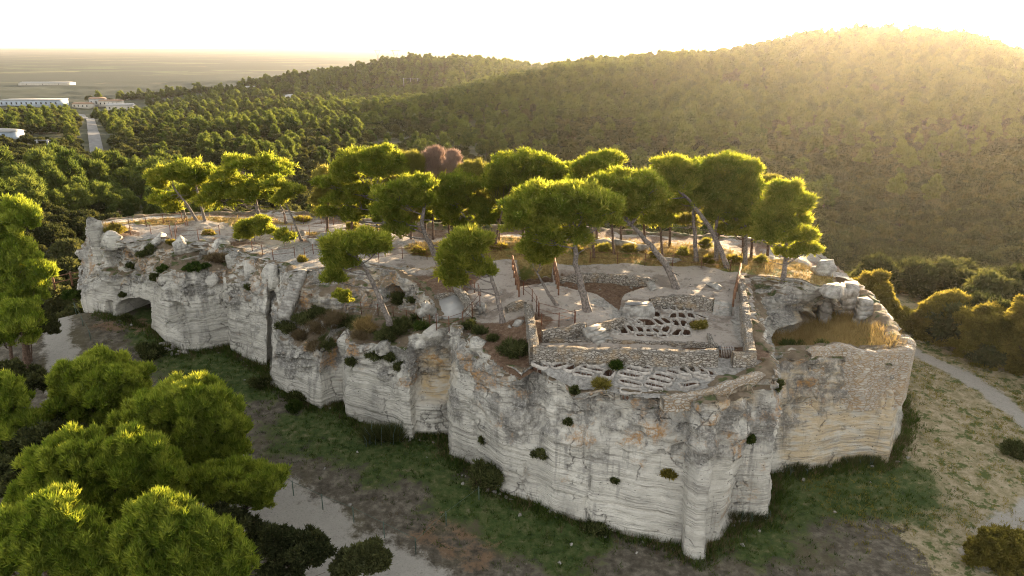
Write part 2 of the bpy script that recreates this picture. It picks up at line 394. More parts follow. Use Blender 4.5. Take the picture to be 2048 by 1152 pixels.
ct(940, 112, 1250, 12); ct(1010, 122, 1260, 12)
for az in (-60, -45, -36, -25, -15, -5, 5): cz(az, 2000, -39); cz(az, 3500, -40)
for az in (-60, -45, -36, -25): cz(az, 1300, -38); cz(az, 850, -36)
for az, z in ((12, 0), (18, 8), (24, 30), (30, 28), (38, -8), (50, -15)): cz(az, 1000, z); cz(az, 2200, -34); cz(az, 3500, -40)
cz(0, 950, -20); cz(6, 950, -8); cz(-6, 760, -26); cz(-9, 720, -28); cz(6, 1500, -25); cz(-3, 1600, -28)
for az in (-60, -48, -38, -28, -18, -8, 2, 12, 22): cz(az, 100, -7)
for az, z in ((32, -5), (38, -3), (50, -2), (62, 0)): cz(az, 100, z)
cz(60, 200, -5); cz(60, 500, -2); cz(50, 740, -8); cz(-60, 200, -12); cz(-60, 500, -28)
CT = np.array(CT); CX = CT[:, :2] * np.array([5.0, 1.6])
def _tpsk(a, b):
    d2 = ((a[:, None, :] - b[None, :, :]) ** 2).sum(-1); return np.where(d2 > 1e-12, d2 * np.log(d2 + 1e-12), 0)
_n = len(CX); _A = np.zeros((_n + 3, _n + 3)); _A[:_n, :_n] = _tpsk(CX, CX) + np.eye(_n) * .02
_A[:_n, _n] = 1; _A[:_n, _n + 1:] = CX; _A[_n:, :_n] = _A[:_n, _n:].T
_W = np.linalg.solve(_A, np.concatenate([CT[:, 2], np.zeros(3)]))
def far_z(x, y):
    r = np.hypot(x, y); q = np.stack([np.clip(np.arctan2(x, y), R(-62), R(62)), np.log(np.clip(r, 60, 3600))], -1).reshape(-1, 2) * np.array([5.0, 1.6])
    o = np.empty(len(q))
    for i in range(0, len(q), 40000):
        b = q[i:i + 40000]; o[i:i + 40000] = _tpsk(b, CX) @ _W[:_n] + _W[_n] + b @ _W[_n + 1:]
    o = o.reshape(x.shape)
    am = sstep(150, 500, r) * (1 - sstep(1300, 1900, r))
    o = o + 3.0 * am * fbm(x * .012, y * .012, 0 * x, 4, 31)
    fl = sstep(1700, 2600, r)
    return o * (1 - fl) + fl * (-40 + sstep(7000, 20000, r) * (30 + 14 * fbm(x * .0004, y * .0004, 0 * x, 3, 9)))
def terrain(x, y):
    x, y = np.asarray(x, float), np.asarray(y, float); r = np.hypot(x, y)
    wv = sstep(74, 104, r)
    return near_g(x, y) * (1 - wv) + far_z(x, y) * wv
def gpt(u, v, it=25):
    p = atz(u, v, 0)
    for _ in range(it): p = atz(u, v, float(near_g(p[0], p[1])))
    return p

# ------------------------------------------------------------------ the rock: cliff stations (foot px, lip px, ledge px, rim px)
def station(b, t, tz, l=None, ldy=.6, k=None, kz=None, tY=None):
    B = gpt(*b); T = atz(t[0], t[1], tz) if tY is None else aty(t[0], t[1], tY)
    if l is None:
        L = B * .3 + T * .7; L[2] = B[2] + (T[2] - B[2]) * .78
    else: L = aty(l[0], l[1], B[1] + ldy)
    K = atz(k[0], k[1], kz) if k is not None else L * .62 + T * .38
    return np.array([B, L, K, T])
def wst(b, t):
    B, T = np.array(b, float), np.array(t, float); L = B * .4 + T * .6; K = B * .15 + T * .85
    return np.array([B, L, K, T])
ST = [
 wst((-43, 80, 2), (-40, 76, 11.3)), wst((-48.5, 73, 4), (-44.5, 72, 11.4)),
 station((163, 602), (183, 456), 11.9, (163, 570), .2), station((178, 612), (196, 458), 11.9, (183, 560), .3),
 station((197, 624), (213, 470), 11.6, (203, 545), .5), station((237, 634), (248, 486), 11.0, (240, 560), .5),
 station((275, 645), (285, 484), 11.0, (275, 562), .6), station((309, 657), (320, 480), 11.1, (308, 555), .6),
 station((335, 688), (343, 482), 11.1, (333, 548), .8, (340, 518), 9.9), station((370, 704), (372, 486), 11.1, (368, 545), .9, (378, 528), 9.5),
 station((400, 702), (410, 488), 11.1, (395, 540), .9, (402, 526), 9.5), station((432, 696), (436, 492), 11.1, (420, 543), .9, (425, 520), 10.0),
 station((460, 691), (462, 498), 11.0, (448, 535), 1.0, (455, 522), 10.1), station((464, 701), (478, 506), 11.0, (460, 565), .4),
 station((500, 722), (510, 516), 11.0, (500, 560), .6), station((532, 735), (548, 526), 11.0, (535, 560), .6),
 station((536, 722), (556, 528), 11.0, (546, 562), .8),
 station((540, 770), (580, 545), 11.0, (547, 688), .35, (562, 640), 7.5), station((575, 785), (620, 543), 11.0, (580, 692), .45, (602, 628), 7.6),
 station((612, 802), (655, 535), 11.0, (613, 698), .45, (650, 622), 7.9), station((642, 818), (692, 530), 11.0, (640, 702), .45, (695, 616), 8.1),
 station((667, 806), (720, 530), 11.0, (667, 704), .45, (725, 612), 8.2), station((690, 804), (745, 535), 11.0, (682, 672), .5, (748, 612), 8.25),
 station((694, 832), (757, 537), 11.0, (702, 676), .4, (760, 613), 8.25), station((724, 846), (792, 545), 11.0, (735, 688), .6, (785, 615), 8.3),
 station((770, 860), (822, 560), 10.8, (775, 694), .6, (818, 622), 8.4), station((807, 876), (850, 582), 10.4, (806, 702), .5, (848, 640), 8.7),
 station((827, 879), (862, 600), 10.2, (816, 700), .5, (855, 645), 8.9), station((831, 868), (868, 645), 9.5, (830, 668), .6, (850, 655), 9.2),
 station((868, 869), (888, 645), 9.6, (868, 660), .7), station((896, 869), (905, 642), 9.7, (900, 655), .8),
 station((896, 909), (918, 640), 9.9, (910, 660), .5), station((940, 928), (945, 678), 9.85, (943, 705), .6),
 station((1000, 984), (1000, 735), 9.2, (1002, 770), .7), station((1040, 998), (1040, 757), 9.3, (1040, 790), .9),
 station((1078, 1010), (1068, 742), 9.4, (1072, 760), 1.3), station((1108, 1024), (1096, 757), 9.4, (1100, 772), .8),
 station((1145, 1038), (1150, 785), 9.25, (1150, 800), .8), station((1187, 1051), (1200, 781), 9.35, (1196, 798), 1.0),
 station((1254, 1071), (1250, 794), 9.3, (1248, 815), 1.1), station((1310, 1084), (1320, 800), 9.4, (1315, 818), 1.1),
 station((1362, 1092), (1372, 795), 9.45, (1368, 812), 1.1), station((1366, 1110), (1388, 793), 9.45, (1384, 815), 1.0),
 station((1389, 1121), (1410, 789), 9.5, (1406, 810), .9), station((1412, 1120), (1432, 783), 9.55, (1428, 806), .9),
 station((1417, 1087), (1452, 775), 9.6, (1446, 800), .9), station((1444, 1081), (1482, 763), 9.65, (1476, 790), .7),
 station((1462, 1048), (1512, 750), 9.7, (1504, 778), .6), station((1498, 1042), (1534, 738), 9.8, (1528, 770), .4),
 station((1532, 1040), (1547, 728), 9.9, (1548, 760), .2), station((1540, 1005), (1551, 720), 9.9, (1554, 770), .2),
 station((1540, 948), (1540, 708), 9.2, (1545, 740), .3), station((1556, 946), (1550, 704), 9.0, (1553, 740), .4),
 station((1619, 939), (1612, 702), 9.1, (1614, 722), .6), station((1676, 927), (1680, 689), 9.25, (1680, 715), .6),
 station((1736, 922), (1726, 709), 8.95, (1730, 730), .6), station((1776, 927), (1786, 699), 9.0, (1785, 725), .4),
 station((1781, 906), (1806, 704), 9.0, (1806, 735), .3), station((1803, 866), (1814, 693), 9.1, (1813, 730), .3),
 station((1809, 828), (1800, 680), 9.2, (1808, 700), .3), wst((32.5, 53, 1.2), (30.0, 51.5, 9.3)),
 wst((34, 58, 0.5), (30.5, 57.5, 9.5)), wst((33, 66, -1), (28.5, 62.5, 10.8)), wst((25, 71, -2), (22, 67, 11.2)),
 wst((8, 74, -3), (8, 69, 11.5)), wst((-12, 78, -3), (-12, 72, 11.6)), wst((-28, 82, -2), (-27, 77, 11.6)), wst((-43, 80, 2), (-40, 76, 11.3))]
RC = []
for b, t, tz in [((1543, 706), (1530, 704), 9.75), ((1530, 690), (1515, 668), 10.1), ((1532, 680), (1507, 605), 10.8), ((1545, 676), (1500, 556), 11.15),
                 ((1572, 670), (1548, 558), 11.1), ((1605, 655), (1605, 566), 11.1), ((1650, 642), (1656, 580), 10.9), ((1690, 634), (1672, 602), 10.3), ((1700, 622), (1694, 612), 9.6)]:
    B = atz(b[0], b[1], 7.2); T = atz(t[0], t[1], tz); RC.append(np.array([B, B * .55 + T * .45, B * .2 + T * .8, T]))
RC[-1][0] = (27.5, 57.0, 8.0); RC[-1][3] = (27.8, 58.0, 9.9)

def cliff(name, stations, mat, cuts, sink=1.2, amp=1.0, over=True, ochre=(), lich=1.0, shelves=0.):
    """sweep the stations, carve bedding, joints and caves into the sheet"""
    S = np.array(stations); seg = np.linalg.norm(np.diff(S[:, :2, :2].mean(1), axis=0), axis=1)
    segt = np.linalg.norm(np.diff(S[:, 3, :2], axis=0), axis=1)
    cols, tan = [], []
    for i in range(len(S) - 1):
        n = int(min(70, max(3, max(seg[i], segt[i]) / .16)))
        for k in range(n): cols.append(S[i] + (S[i + 1] - S[i]) * (k / n))
    cols.append(S[-1]); C = np.array(cols); nc = len(C)
    tg = np.gradient(C[:, 0, :2] * .5 + C[:, 3, :2] * .5, axis=0)
    ker = np.ones(9) / 9
    tg = np.stack([np.convolve(np.pad(tg[:, a], 4, 'edge'), ker, 'valid') for a in (0, 1)], 1)
    tg /= np.linalg.norm(tg, axis=1)[:, None] + 1e-9
    nrm = np.stack([tg[:, 1], -tg[:, 0]], 1)                       # outward (stations run left to right seen from the camera)
    rows, kind, tt = [], [], []
    nA, nB, nC = 84, 22, 36
    rows.append(C[:, 0] + np.array([0, 0, -sink])); kind.append(0); tt.append(0)
    for k in range(nA): f = k / nA; rows.append(C[:, 0] + (C[:, 1] - C[:, 0]) * f); kind.append(0); tt.append(f)
    for k in range(nB): f = k / nB; rows.append(C[:, 1] + (C[:, 2] - C[:, 1]) * f); kind.append(1); tt.append(1)
    for k in range(nC + 1): f = k / nC; rows.append(C[:, 2] + (C[:, 3] - C[:, 2]) * f); kind.append(2); tt.append(1)
    if over:
        inn = np.concatenate([-nrm, np.zeros((nc, 1))], 1)
        rows.append(C[:, 3] + inn * .35 + [0, 0, .12]); kind.append(3); tt.append(1)
        rows.append(C[:, 3] + inn * .9 + [0, 0, -.02]); kind.append(3); tt.append(1)
        rows.append(C[:, 3] + inn * 1.5 + [0, 0, -.6]); kind.append(3); tt.append(1)
    P = np.array(rows); kind = np.array(kind)[:, None] * np.ones((1, nc)); T = np.array(tt)[:, None] * np.ones((1, nc))
    X, Y, Z = P[..., 0].copy(), P[..., 1].copy(), P[..., 2].copy()
    up = sstep(.35, .85, T + .25 * fbm(X * .25, Y * .25, Z * .3, 3, 3))
    wav = .12 * fbm(X * .12, Y * .12, Z * .2, 2, 4)
    d = .042 * fbm(X * .25, Y * .25, (Z + wav) * 5.0, 4, 11) + .08 * fbm(X * .9, Y * .9, Z * 1.2, 4, 12)
    sq = np.cumsum(np.r_[0, np.linalg.norm(np.diff(C[:, 0, :2], axis=0), axis=1)])[None, :] + .25 * fbm(X * .15, Y * .15, Z * .15, 2, 10)
    tri = lambda q: np.abs((q % 1) - .5) * 2
    d += .42 * (tri(sq * .13 + .3) * tri(sq * .071 + .1) - .3) + .16 * (tri(sq * .37) - .5) * sstep(-.3, .4, vnoise(sq * .09, 0 * sq, 0 * sq, 9))
    s0 = sq + 0 * Z
    d += up * (.46 * fbm(X * .45, Y * .45, Z * .55, 4, 13) - .30 * np.abs(fbm(X * .9, Y * .9, Z * 1.1, 4, 14, .55)) + .1)
    d += .30 * fbm(X * .14, Y * .14, Z * .10, 3, 15)
    bx_, bz_ = np.floor(s0 / 1.25 + .5 * vnoise(0 * Z, Z * .3, 0 * Z, 8)), np.floor((Z + wav) / .62)
    d += up * .34 * (_h(bx_.astype(np.int64), bz_.astype(np.int64), 0 * bx_.astype(np.int64), 77) - .5)
    bx_, bz_ = np.floor(s0 / .6 + .3), np.floor((Z + wav) / .28); d += (.3 + .7 * up) * .12 * (_h(bx_.astype(np.int64), bz_.astype(np.int64), 0 * bx_.astype(np.int64), 78) - .5)
    # bedding joints: a few long ledges, and vertical cracks
    jz = Z + .3 * fbm(X * .08, Y * .08, 0 * Z, 2, 16)
    led = np.abs(((jz * .62 + .3) % 1) - .5) * 2
    d -= .22 * sstep(.12, .0, led) * sstep(-.1, .5, fbm(X * .2, Y * .2, Z * .4, 2, 17))
    s = np.cumsum(np.r_[0, np.linalg.norm(np.diff(C[:, 0, :2], axis=0), axis=1)])[None, :] + .5 * fbm(X * .3, Y * .3, Z * .35, 3, 18)
    cr = np.abs(((s * .21) % 1) - .5) * 2
    d -= .30 * sstep(.07, .0, cr) * sstep(.0, .4, vnoise(s * .21, Z * .12, 0 * Z, 19) + .35 * up)
    if shelves: d += shelves * (vnoise(X * .05, Y * .05, (Z + .4 * vnoise(X * .2, Y * .2, 0 * Z, 6)) * 1.5, 7) + .5 * vnoise(X * .1, Y * .1, Z * 3.1, 5))
    amask = np.where(kind == 3, .5, 1.0) * amp
    ends = sstep(0, .06, T) * .8 + .2
    d *= amask * ends
    uu, vv, _ = proj(P)
    for (cu, cv, ru, rv, dep, top) in cuts:                       # caves, doorways, niches
        q = np.abs((uu - cu) / ru) ** 3 + np.abs((vv - cv) / rv) ** (3 if top else 2)
        wob = .25 * fbm(X * .9, Y * .9, Z * .9, 3, 20)
        d -= dep * sstep(1.12, .80, q + wob) * (kind < 3)
    P[..., 0] += nrm[None, :, 0] * d; P[..., 1] += nrm[None, :, 1] * d
    P[..., 2] += np.where(kind == 1, .28 * fbm(X * .6, Y * .6, Z * 0, 4, 21), 0) + np.where(kind >= 2, .16 * fbm(X * .7, Y * .7, Z * 0, 4, 22), 0)
    me = mesh(name, P.reshape(-1, 3), grid_faces(*P.shape[:2]), mat, True)
    lich_ = up * lich + .3 * vnoise(X * .2, Y * .2, Z * .2, 23)
    attr(me, 'lichen', lich_.ravel()); attr(me, 'veg', (kind >= 1).ravel().astype(float))
    oc = np.zeros(X.shape)
    for (a, b, c2, d2, wt) in ochre:
        oc = np.maximum(oc, wt * sstep(a - 12, a + 12, uu) * sstep(b + 12, b - 12, uu) * sstep(c2 - 12, c2 + 12, vv) * sstep(d2 + 12, d2 - 12, vv))
    attr(me, 'ochre', oc.ravel())
    dk = up * .9 + .25 * vnoise(X * .12, Y * .12, Z * .15, 24) - .25 * sstep(.3, .0, T)
    attr(me, 'dark', dk.ravel())
    return obj(name, me, kind='structure'), P
cliff('limestone_cliff', ST, M['rock'],
      [(272, 634, 36, 36, 5.0, 1), (353, 634, 15, 28, 3.2, 1), (222, 615, 8, 16, .5, 1), (788, 594, 17, 20, 2.4, 1), (388, 515, 20, 16, 1.3, 1), (240, 520, 30, 26, .8, 1),
       (1326, 838, 16, 14, .18, 1), (865, 750, 34, 60, .5, 1), (1075, 800, 18, 60, .5, 1)],
      ochre=[(836, 900, 700, 800, 1.), (1290, 1510, 765, 812, .9), (1560, 1800, 700, 930, .75), (735, 760, 525, 610, 1.0), (560, 900, 560, 640, .3)])  # narrow strip by the recess is sunlight painted in ochre; the rest is rock colour
cliff('rock_shelf', RC, M['rock'], [(1615, 640, 14, 14, 2.0, 1), (1660, 632, 26, 16, 2.2, 1), (1570, 660, 14, 6, 1.2, 1)], amp=1.0, ochre=[(1590, 1700, 610, 660, .9)], lich=.1, shelves=.75)

# ------------------------------------------------------------------ top of the rock
Tm = [s[3] for s in ST]
i0 = next(i for i, s in enumerate(ST) if abs(proj(s[3])[0] - 1551) < 2)                  # last station of the front block
RIM = [tuple(p[:2]) for p in Tm[:i0 + 1]] + [tuple(s[3][:2]) for s in RC] + [tuple(p[:2]) for p in Tm[-7:-1]]
RCT = [tuple(p[:2]) for p in Tm[i0 + 1:-7]] + [tuple(s[0][:2]) for s in RC[::-1]]
CP = [(183, 457, 11.6), (300, 457, 11.4), (400, 446, 11.5), (520, 452, 11.4), (600, 482, 11.2), (700, 457, 11.6), (550, 505, 11.0), (680, 515, 10.95), (800, 520, 11.0),
      (760, 470, 11.6), (900, 525, 11.0), (960, 500, 11.2), (1000, 525, 11.1), (1100, 532, 11.2), (1250, 537, 11.3), (1400, 532, 11.2), (1480, 546, 11.1), (1000, 482, 11.6),
      (1200, 490, 11.7), (1400, 497, 11.5), (1600, 522, 11.0), (1640, 552, 10.9), (1560, 560, 11.1), (1000, 650, 10.4), (950, 642, 10.0), (930, 685, 9.7), (1020, 722, 9.4), (980, 690, 9.8),
      (950, 590, 10.8), (1060, 640, 10.8), (1150, 612, 10.9), (1100, 580, 11.0), (1300, 560, 11.15), (1400, 580, 11.1), (850, 590, 10.3), (880, 560, 10.8)]
CPW = np.array([atz(*c) for c in CP] + [s[3] for s in ST[:i0 + 1]] + [s[3] for s in RC[2:]] + [s[3] for s in ST[-7:-1]])
def idw(x, y, pts, p=3.0):
    num = np.zeros(x.shape); den = np.zeros(x.shape)
    for (a, b, c) in pts:
        ww = 1 / ((x - a) ** 2 + (y - b) ** 2 + .6) ** (p / 2); num += ww * c; den += ww
    return num / den
def pxpoly(z, *uv): return [tuple(atz(u, v, z)[:2]) for u, v in uv]
ZL, ZC = 9.6, 10.1
def zl(y): return 9.45 + .38 * np.clip((np.asarray(y) - 37.6) / 3.0, 0, 1)
COURT = pxpoly(ZC, (1082, 690), (1488, 690), (1478, 640), (1464, 630), (1428, 628), (1424, 612), (1300, 612), (1248, 640), (1238, 652), (1195, 662), (1172, 684), (1082, 686))
LOWER = pxpoly(ZL, (1075, 722), (1500, 722), (1545, 735), (1530, 752), (1450, 790), (1400, 804), (1250, 808), (1150, 800), (1075, 752))
PIT = pxpoly(10.35, (1120, 556), (1180, 562), (1310, 572), (1300, 588), (1245, 600), (1238, 622), (1195, 598), (1115, 585))
PIT2 = pxpoly(10.0, (1033, 545), (1105, 545), (1108, 585), (1040, 590))
RAMP = pxpoly(10.0, (872, 605), (906, 592), (938, 608), (922, 640), (880, 645))
TOMBS = []     # (centre u, v, width m, length m, angle deg from +Y towards +X)
for u, v, ww, ll, an, row in [(917, 693, .55, 1.3, 0, 'b'), (958, 693, .55, 1.4, 0, 'b'), (1008, 697, .5, 1.4, 2, 'b'), (1058, 700, .5, 1.3, 4, 'b'),
    (867, 735, .5, 1.3, 8, 'c'), (970, 742, .5, 1.3, 20, 'c'), (1017, 740, .55, 1.4, 5, 'c'), (1073, 742, .5, 1.3, 4, 'c'), (1133, 746, .45, 1.2, -30, 'c'),
    (880, 780, .5, 1.4, -14, 'd'), (925, 773, .55, 1.4, -12, 'd'), (980, 785, .5, 1.4, 4, 'd'), (1033, 790, .5, 1.5, 8, 'd'), (1082, 787, .5, 1.5, 32, 'd'),
    (690, 768, .45, 1.4, -38, 'e'), (735, 776, .5, 1.2, -30, 'e'), (800, 782, 1.25, 1.5, -4, 'e'),
    (575, 832, .45, 1.8, -45, 'f'), (614, 826, .55, 1.2, -8, 'f'), (663, 830, .6, 1.5, 0, 'f'), (716, 820, .5, 1.5, -10, 'f'), (765, 826, .6, 1.2, 0, 'f'), (818, 832, .5, .9, 0, 'f'), (866, 832, .45, 1.1, -14, 'f'), (920, 823, .5, 1.5, 22, 'f'), (990, 842, .5, 1.5, 30, 'f'), (1047, 843, .55, 1.3, 15, 'f'),
    (770, 860, .6, .7, 0, 'g'), (828, 860, .6, .7, 0, 'g'), (903, 862, .6, .7, 0, 'g')]:
    TOMBS.append((1024 + u / 3, 384 + v / 3, ww, ll, an, row))
def seg(sx, sy, k, *r):
    return [(sx + a / k, sy + b / k, sx + c / k, sy + d / k) for a, b, c, d in r]
LOW = seg(880, 600, 3.072, (580, 395, 655, 432), (605, 372, 700, 410), (690, 428, 780, 407), (775, 445, 868, 402), (825, 450, 940, 470), (872, 420, 1000, 448), (905, 415, 1030, 405), (1100, 452, 1240, 476), (1145, 430, 1285, 454), (1175, 408, 1298, 438), (1105, 486, 1235, 520), (1262, 502, 1380, 530), (1285, 476, 1415, 510), (1322, 456, 1440, 488), (1112, 542, 1240, 550))
LOW += seg(1250, 680, 3.84, (320, 240, 500, 290), (530, 262, 735, 310), (195, 362, 285, 380), (430, 345, 560, 320))
LOWT = []
for a, b, c, d in LOW:
    p, q = atz(a, b, ZL), atz(c, d, ZL); LOWT.append(((p + q) / 2, .48, float(np.linalg.norm(q - p)), math.atan2(q[0] - p[0], q[1] - p[1]), 'long'))
LOWT.append((atz(1217, 748, ZL), .55, 1.2, R(25), 'round'))
for u, v, an in ((1404, 732, -8), (1422, 736, -4), (1384, 728, -16), (1368, 730, 10)): LOWT.append((atz(u, v + 11, ZL + .1), .48, 1.1, R(an), 'short'))
UPT = [(atz(u, v, ZC), ww, ll, R(an), row) for u, v, ww, ll, an, row in TOMBS]
def plateau_z(x, y):
    x = np.asarray(x, float); y = np.asarray(y, float)
    z = idw(x, y, CPW) + .10 * fbm(x * .5, y * .5, 0 * x, 4, 41) - .16 * np.abs(fbm(x * .9, y * .9, 0 * x, 3, 40)) * sstep(0, .5, fbm(x * .25, y * .25, 0 * x, 2, 39))
    wob = .12 * vnoise(x * 1.3, y * 1.3, 0 * x, 42)
    z = np.where(inpoly(x + wob, y, PIT), 10.45 + .15 * fbm(x * 1.2, y * 1.2, 0 * x, 3, 43), z)
    z = np.where(inpoly(x + wob, y, PIT2), 9.7 + .3 * fbm(x * 1.2, y * 1.2, 0 * x, 3, 44), z)
    z = np.where(inpoly(x + wob, y, RAMP), 9.2, z)
    z = np.where(inpoly(x, y, COURT), ZC + .05 * fbm(x * 1.3, y * 1.3, 0 * x, 3, 45), z)
    z = np.where(inpoly(x, y, LOWER), zl(y) + .07 * fbm(x * 1.5, y * 1.5, 0 * x, 3, 46), z)
    for (c, ww, ll, an, row) in UPT + LOWT:
        dx, dy = x - c[0], y - c[1]; a, b = dx * math.sin(an) + dy * math.cos(an), dx * math.cos(an) - dy * math.sin(an)
        z = np.where((np.abs(a) < ll / 2) & (np.abs(b) < ww / 2), (ZC if row in 'bcdefg' else zl(c[1])) - (.80 if row in 'bcdefg' else .55), z)
    return z
def in_rim(x, y): return inpoly(x, y, RIM)
PATHS = [([tuple(atz(u, v, 11.1)[:2]) for u, v in l], wd) for l, wd in [
    ([(560, 460), (640, 458), (700, 468), (750, 480), (800, 515), (900, 520), (1000, 530), (1100, 540), (1250, 545), (1400, 545), (1475, 555)], 1.5),
    ([(1330, 560), (1400, 565), (1450, 585)], 2.4), ([(1000, 560), (1000, 600)], 2.2), ([(1120, 600), (1180, 625), (1150, 640)], 2.0),
    ([(260, 458), (330, 462), (400, 452), (440, 458)], 1.0), ([(400, 458), (480, 470), (600, 462)], .9), ([(640, 512), (720, 505), (800, 518)], .9)]]
DRY = [tuple(atz(u, v, 11.4)[:2]) for u, v in [(860, 500), (1000, 495), (1250, 502), (1400, 510), (1500, 525), (1600, 540)]]
DRY2 = [tuple(atz(u, v, 11.5)[:2]) for u, v in [(230, 455), (330, 440), (440, 440), (560, 450), (740, 462)]]
def top_sheet(name, xs, ys, skip=None, poly=None, zf=plateau_z):
    X, Y = np.meshgrid(xs, ys); Z = zf(X, Y)
    P = np.stack([X, Y, Z], -1).reshape(-1, 3); Fc = grid_faces(len(ys), len(xs))
    c = P[Fc].mean(1); k = inpoly(c[:, 0], c[:, 1], poly)
    if skip: k &= ~((c[:, 0] > skip[0]) & (c[:, 0] < skip[1]) & (c[:, 1] > skip[2]) & (c[:, 1] < skip[3]))
    Fc = Fc[k]; used = np.unique(Fc); mp = np.zeros(len(P), int); mp[used] = np.arange(len(used)); P = P[used]
    me = mesh(name, P, mp[Fc], M['plateau'], True); x, y = P[:, 0], P[:, 1]
    pd = np.full(x.shape, 1e9)
    for l, wd in PATHS: pd = np.minimum(pd, polydist(x, y, l) - wd)
    path = sstep(.6, -.6, pd + .4 * fbm(x * .6, y * .6, 0 * x, 3, 51))
    gr = np.maximum(sstep(4.8, 2.8, polydist(x, y, DRY)), sstep(2.6, 1.2, polydist(x, y, DRY2))) * (1 - path)
    inn = np.maximum(inpoly(x, y, COURT), inpoly(x, y, LOWER)).astype(float)
    pit = np.maximum(inpoly(x, y, PIT), inpoly(x, y, PIT2)).astype(float)
    rk = np.maximum(np.maximum(sstep(2.6, .6, polydist(x, y, RIM + RIM[:1])), inpoly(x, y, LOWER) * .8), .75 * sstep(.1, .45, fbm(x * .3, y * .3, 0 * x, 4, 53)) * (1 - inn))
    west = sstep(3.0, 1.0, polydist(x, y, pxpoly(10, (930, 660), (1010, 680), (1050, 660))))
    sl = np.clip((.42 + .5 * fbm(x * .22, y * .22, 0 * x, 3, 52)) * (1 - path) * (1 - inn) + .4 * west + .9 * pit, 0, 1) * (1 - inn * .6)
    attr(me, 'rock', rk * (1 - .6 * path)); attr(me, 'soil', sl * (1 - gr)); attr(me, 'grass', gr)
    return obj(name, me, kind='structure')
FX = (0.6, 17.4, 37.0, 52.4)
top_sheet('rock_plateau', np.arange(-48, 34, .2), np.arange(34, 80, .2), (FX[0], FX[1], FX[2], FX[3]), RIM)
top_sheet('terrace_floor', np.arange(FX[0] - .2, FX[1] + .21, .075), np.arange(FX[2] - .2, FX[3] + .21, .075), None, RIM)
RCP = np.array([atz(*c) for c in [(1560, 690, 7.4), (1600, 668, 7.2), (1650, 648, 7.4), (1700, 662, 8.6), (1740, 662, 8.9), (1690, 635, 8.0), (1780, 690, 8.9), (1690, 688, 8.6)]])
def court_z(x, y): return idw(x, y, RCP) + .1 * fbm(x * .7, y * .7, 0 * x, 3, 48)
o = top_sheet('lower_court', np.arange(16, 34, .2), np.arange(42, 62, .2), None, RCT, court_z)
o.data.attributes['grass'].data.foreach_set('value', np.ones(len(o.data.vertices), np.float32))

# ------------------------------------------------------------------ the ground: one sheet to the horizon
def gpx(l): return [tuple(gpt(u, v)[:2]) for u, v in l]
GP = [(gpx([(175, 592), (130, 608), (105, 640), (118, 690), (135, 735), (125, 790), (105, 850)]), 1.1), (gpx([(420, 960), (520, 1010), (600, 1065), (700, 1125), (800, 1170)]), 2.2),
      (gpx([(1800, 690), (1850, 715), (1930, 755), (1990, 790), (2060, 850)]), .75), (gpx([(2100, 1000), (2000, 1060), (1960, 1120)]), .9)]
GREEN = [gpx(l) for l in ([(330, 640), (400, 735), (500, 770)], [(640, 845), (760, 885), (870, 905)], [(1480, 1060), (1620, 985), (1760, 960)], [(960, 1000), (1150, 1060)], [(90, 590), (150, 575)])]
RUST = [gpx([(860, 1060), (960, 1110)]), gpx([(90, 840), (60, 930)]), gpx([(210, 650), (280, 650)])]
def build_ground():
    az = np.r_[np.linspace(R(-68), R(-47), 20, endpoint=False), np.linspace(R(-47), R(47), 520, endpoint=False), np.linspace(R(47), R(68), 21)]
    rr = [6.0, 14.0, 22.0]
    while rr[-1] < 28000: rr.append(rr[-1] * (1.0085 if rr[-1] < 80 else 1.016 if rr[-1] < 2500 else 1.04) if rr[-1] >= 22 else 22)
    rr = np.array(rr); A, Q = np.meshgrid(az, rr); X, Y = Q * np.sin(A), Q * np.cos(A); Z = terrain(X, Y)
    me = mesh('ground', np.stack([X, Y, Z], -1).reshape(-1, 3), grid_faces(*X.shape)[:, ::-1], M['ground'], True)
    x, y = X.ravel(), Y.ravel(); r = np.hypot(x, y); near = r < 130
    g, gr, ru = np.zeros(x.shape), np.zeros(x.shape), np.zeros(x.shape); xn, yn = x[near], y[near]
    pd = np.full(xn.shape, 1e9)
    for l, wd in GP: pd = np.minimum(pd, (polydist(xn, yn, l) - wd) / max(.8, wd))
    g[near] = sstep(1.0, -.6, pd + .35 * fbm(xn * .45, yn * .45, 0 * xn, 4, 62))
    gd = np.full(xn.shape, 1e9)
    for l in GREEN: gd = np.minimum(gd, polydist(xn, yn, l))
    gr[near] = sstep(6.0, 1.0, gd + 1.2 * fbm(xn * .3, yn * .3, 0 * xn, 3, 61))
    rd = np.full(xn.shape, 1e9)
    for l in RUST: rd = np.minimum(rd, polydist(xn, yn, l))
    ru[near] = sstep(3.0, .6, rd)
    attr(me, 'gravel', g); attr(me, 'green', gr * .9); attr(me, 'rust', ru * .55); attr(me, 'far', sstep(85, 105, r))
    attr(me, 'sandy', sstep(22, 27, x) * (r < 130)); attr(me, 'plain', sstep(900, 1200, r) * sstep(-27, -32, Z.ravel()))
    return obj('ground', me, kind='structure')
build_ground()

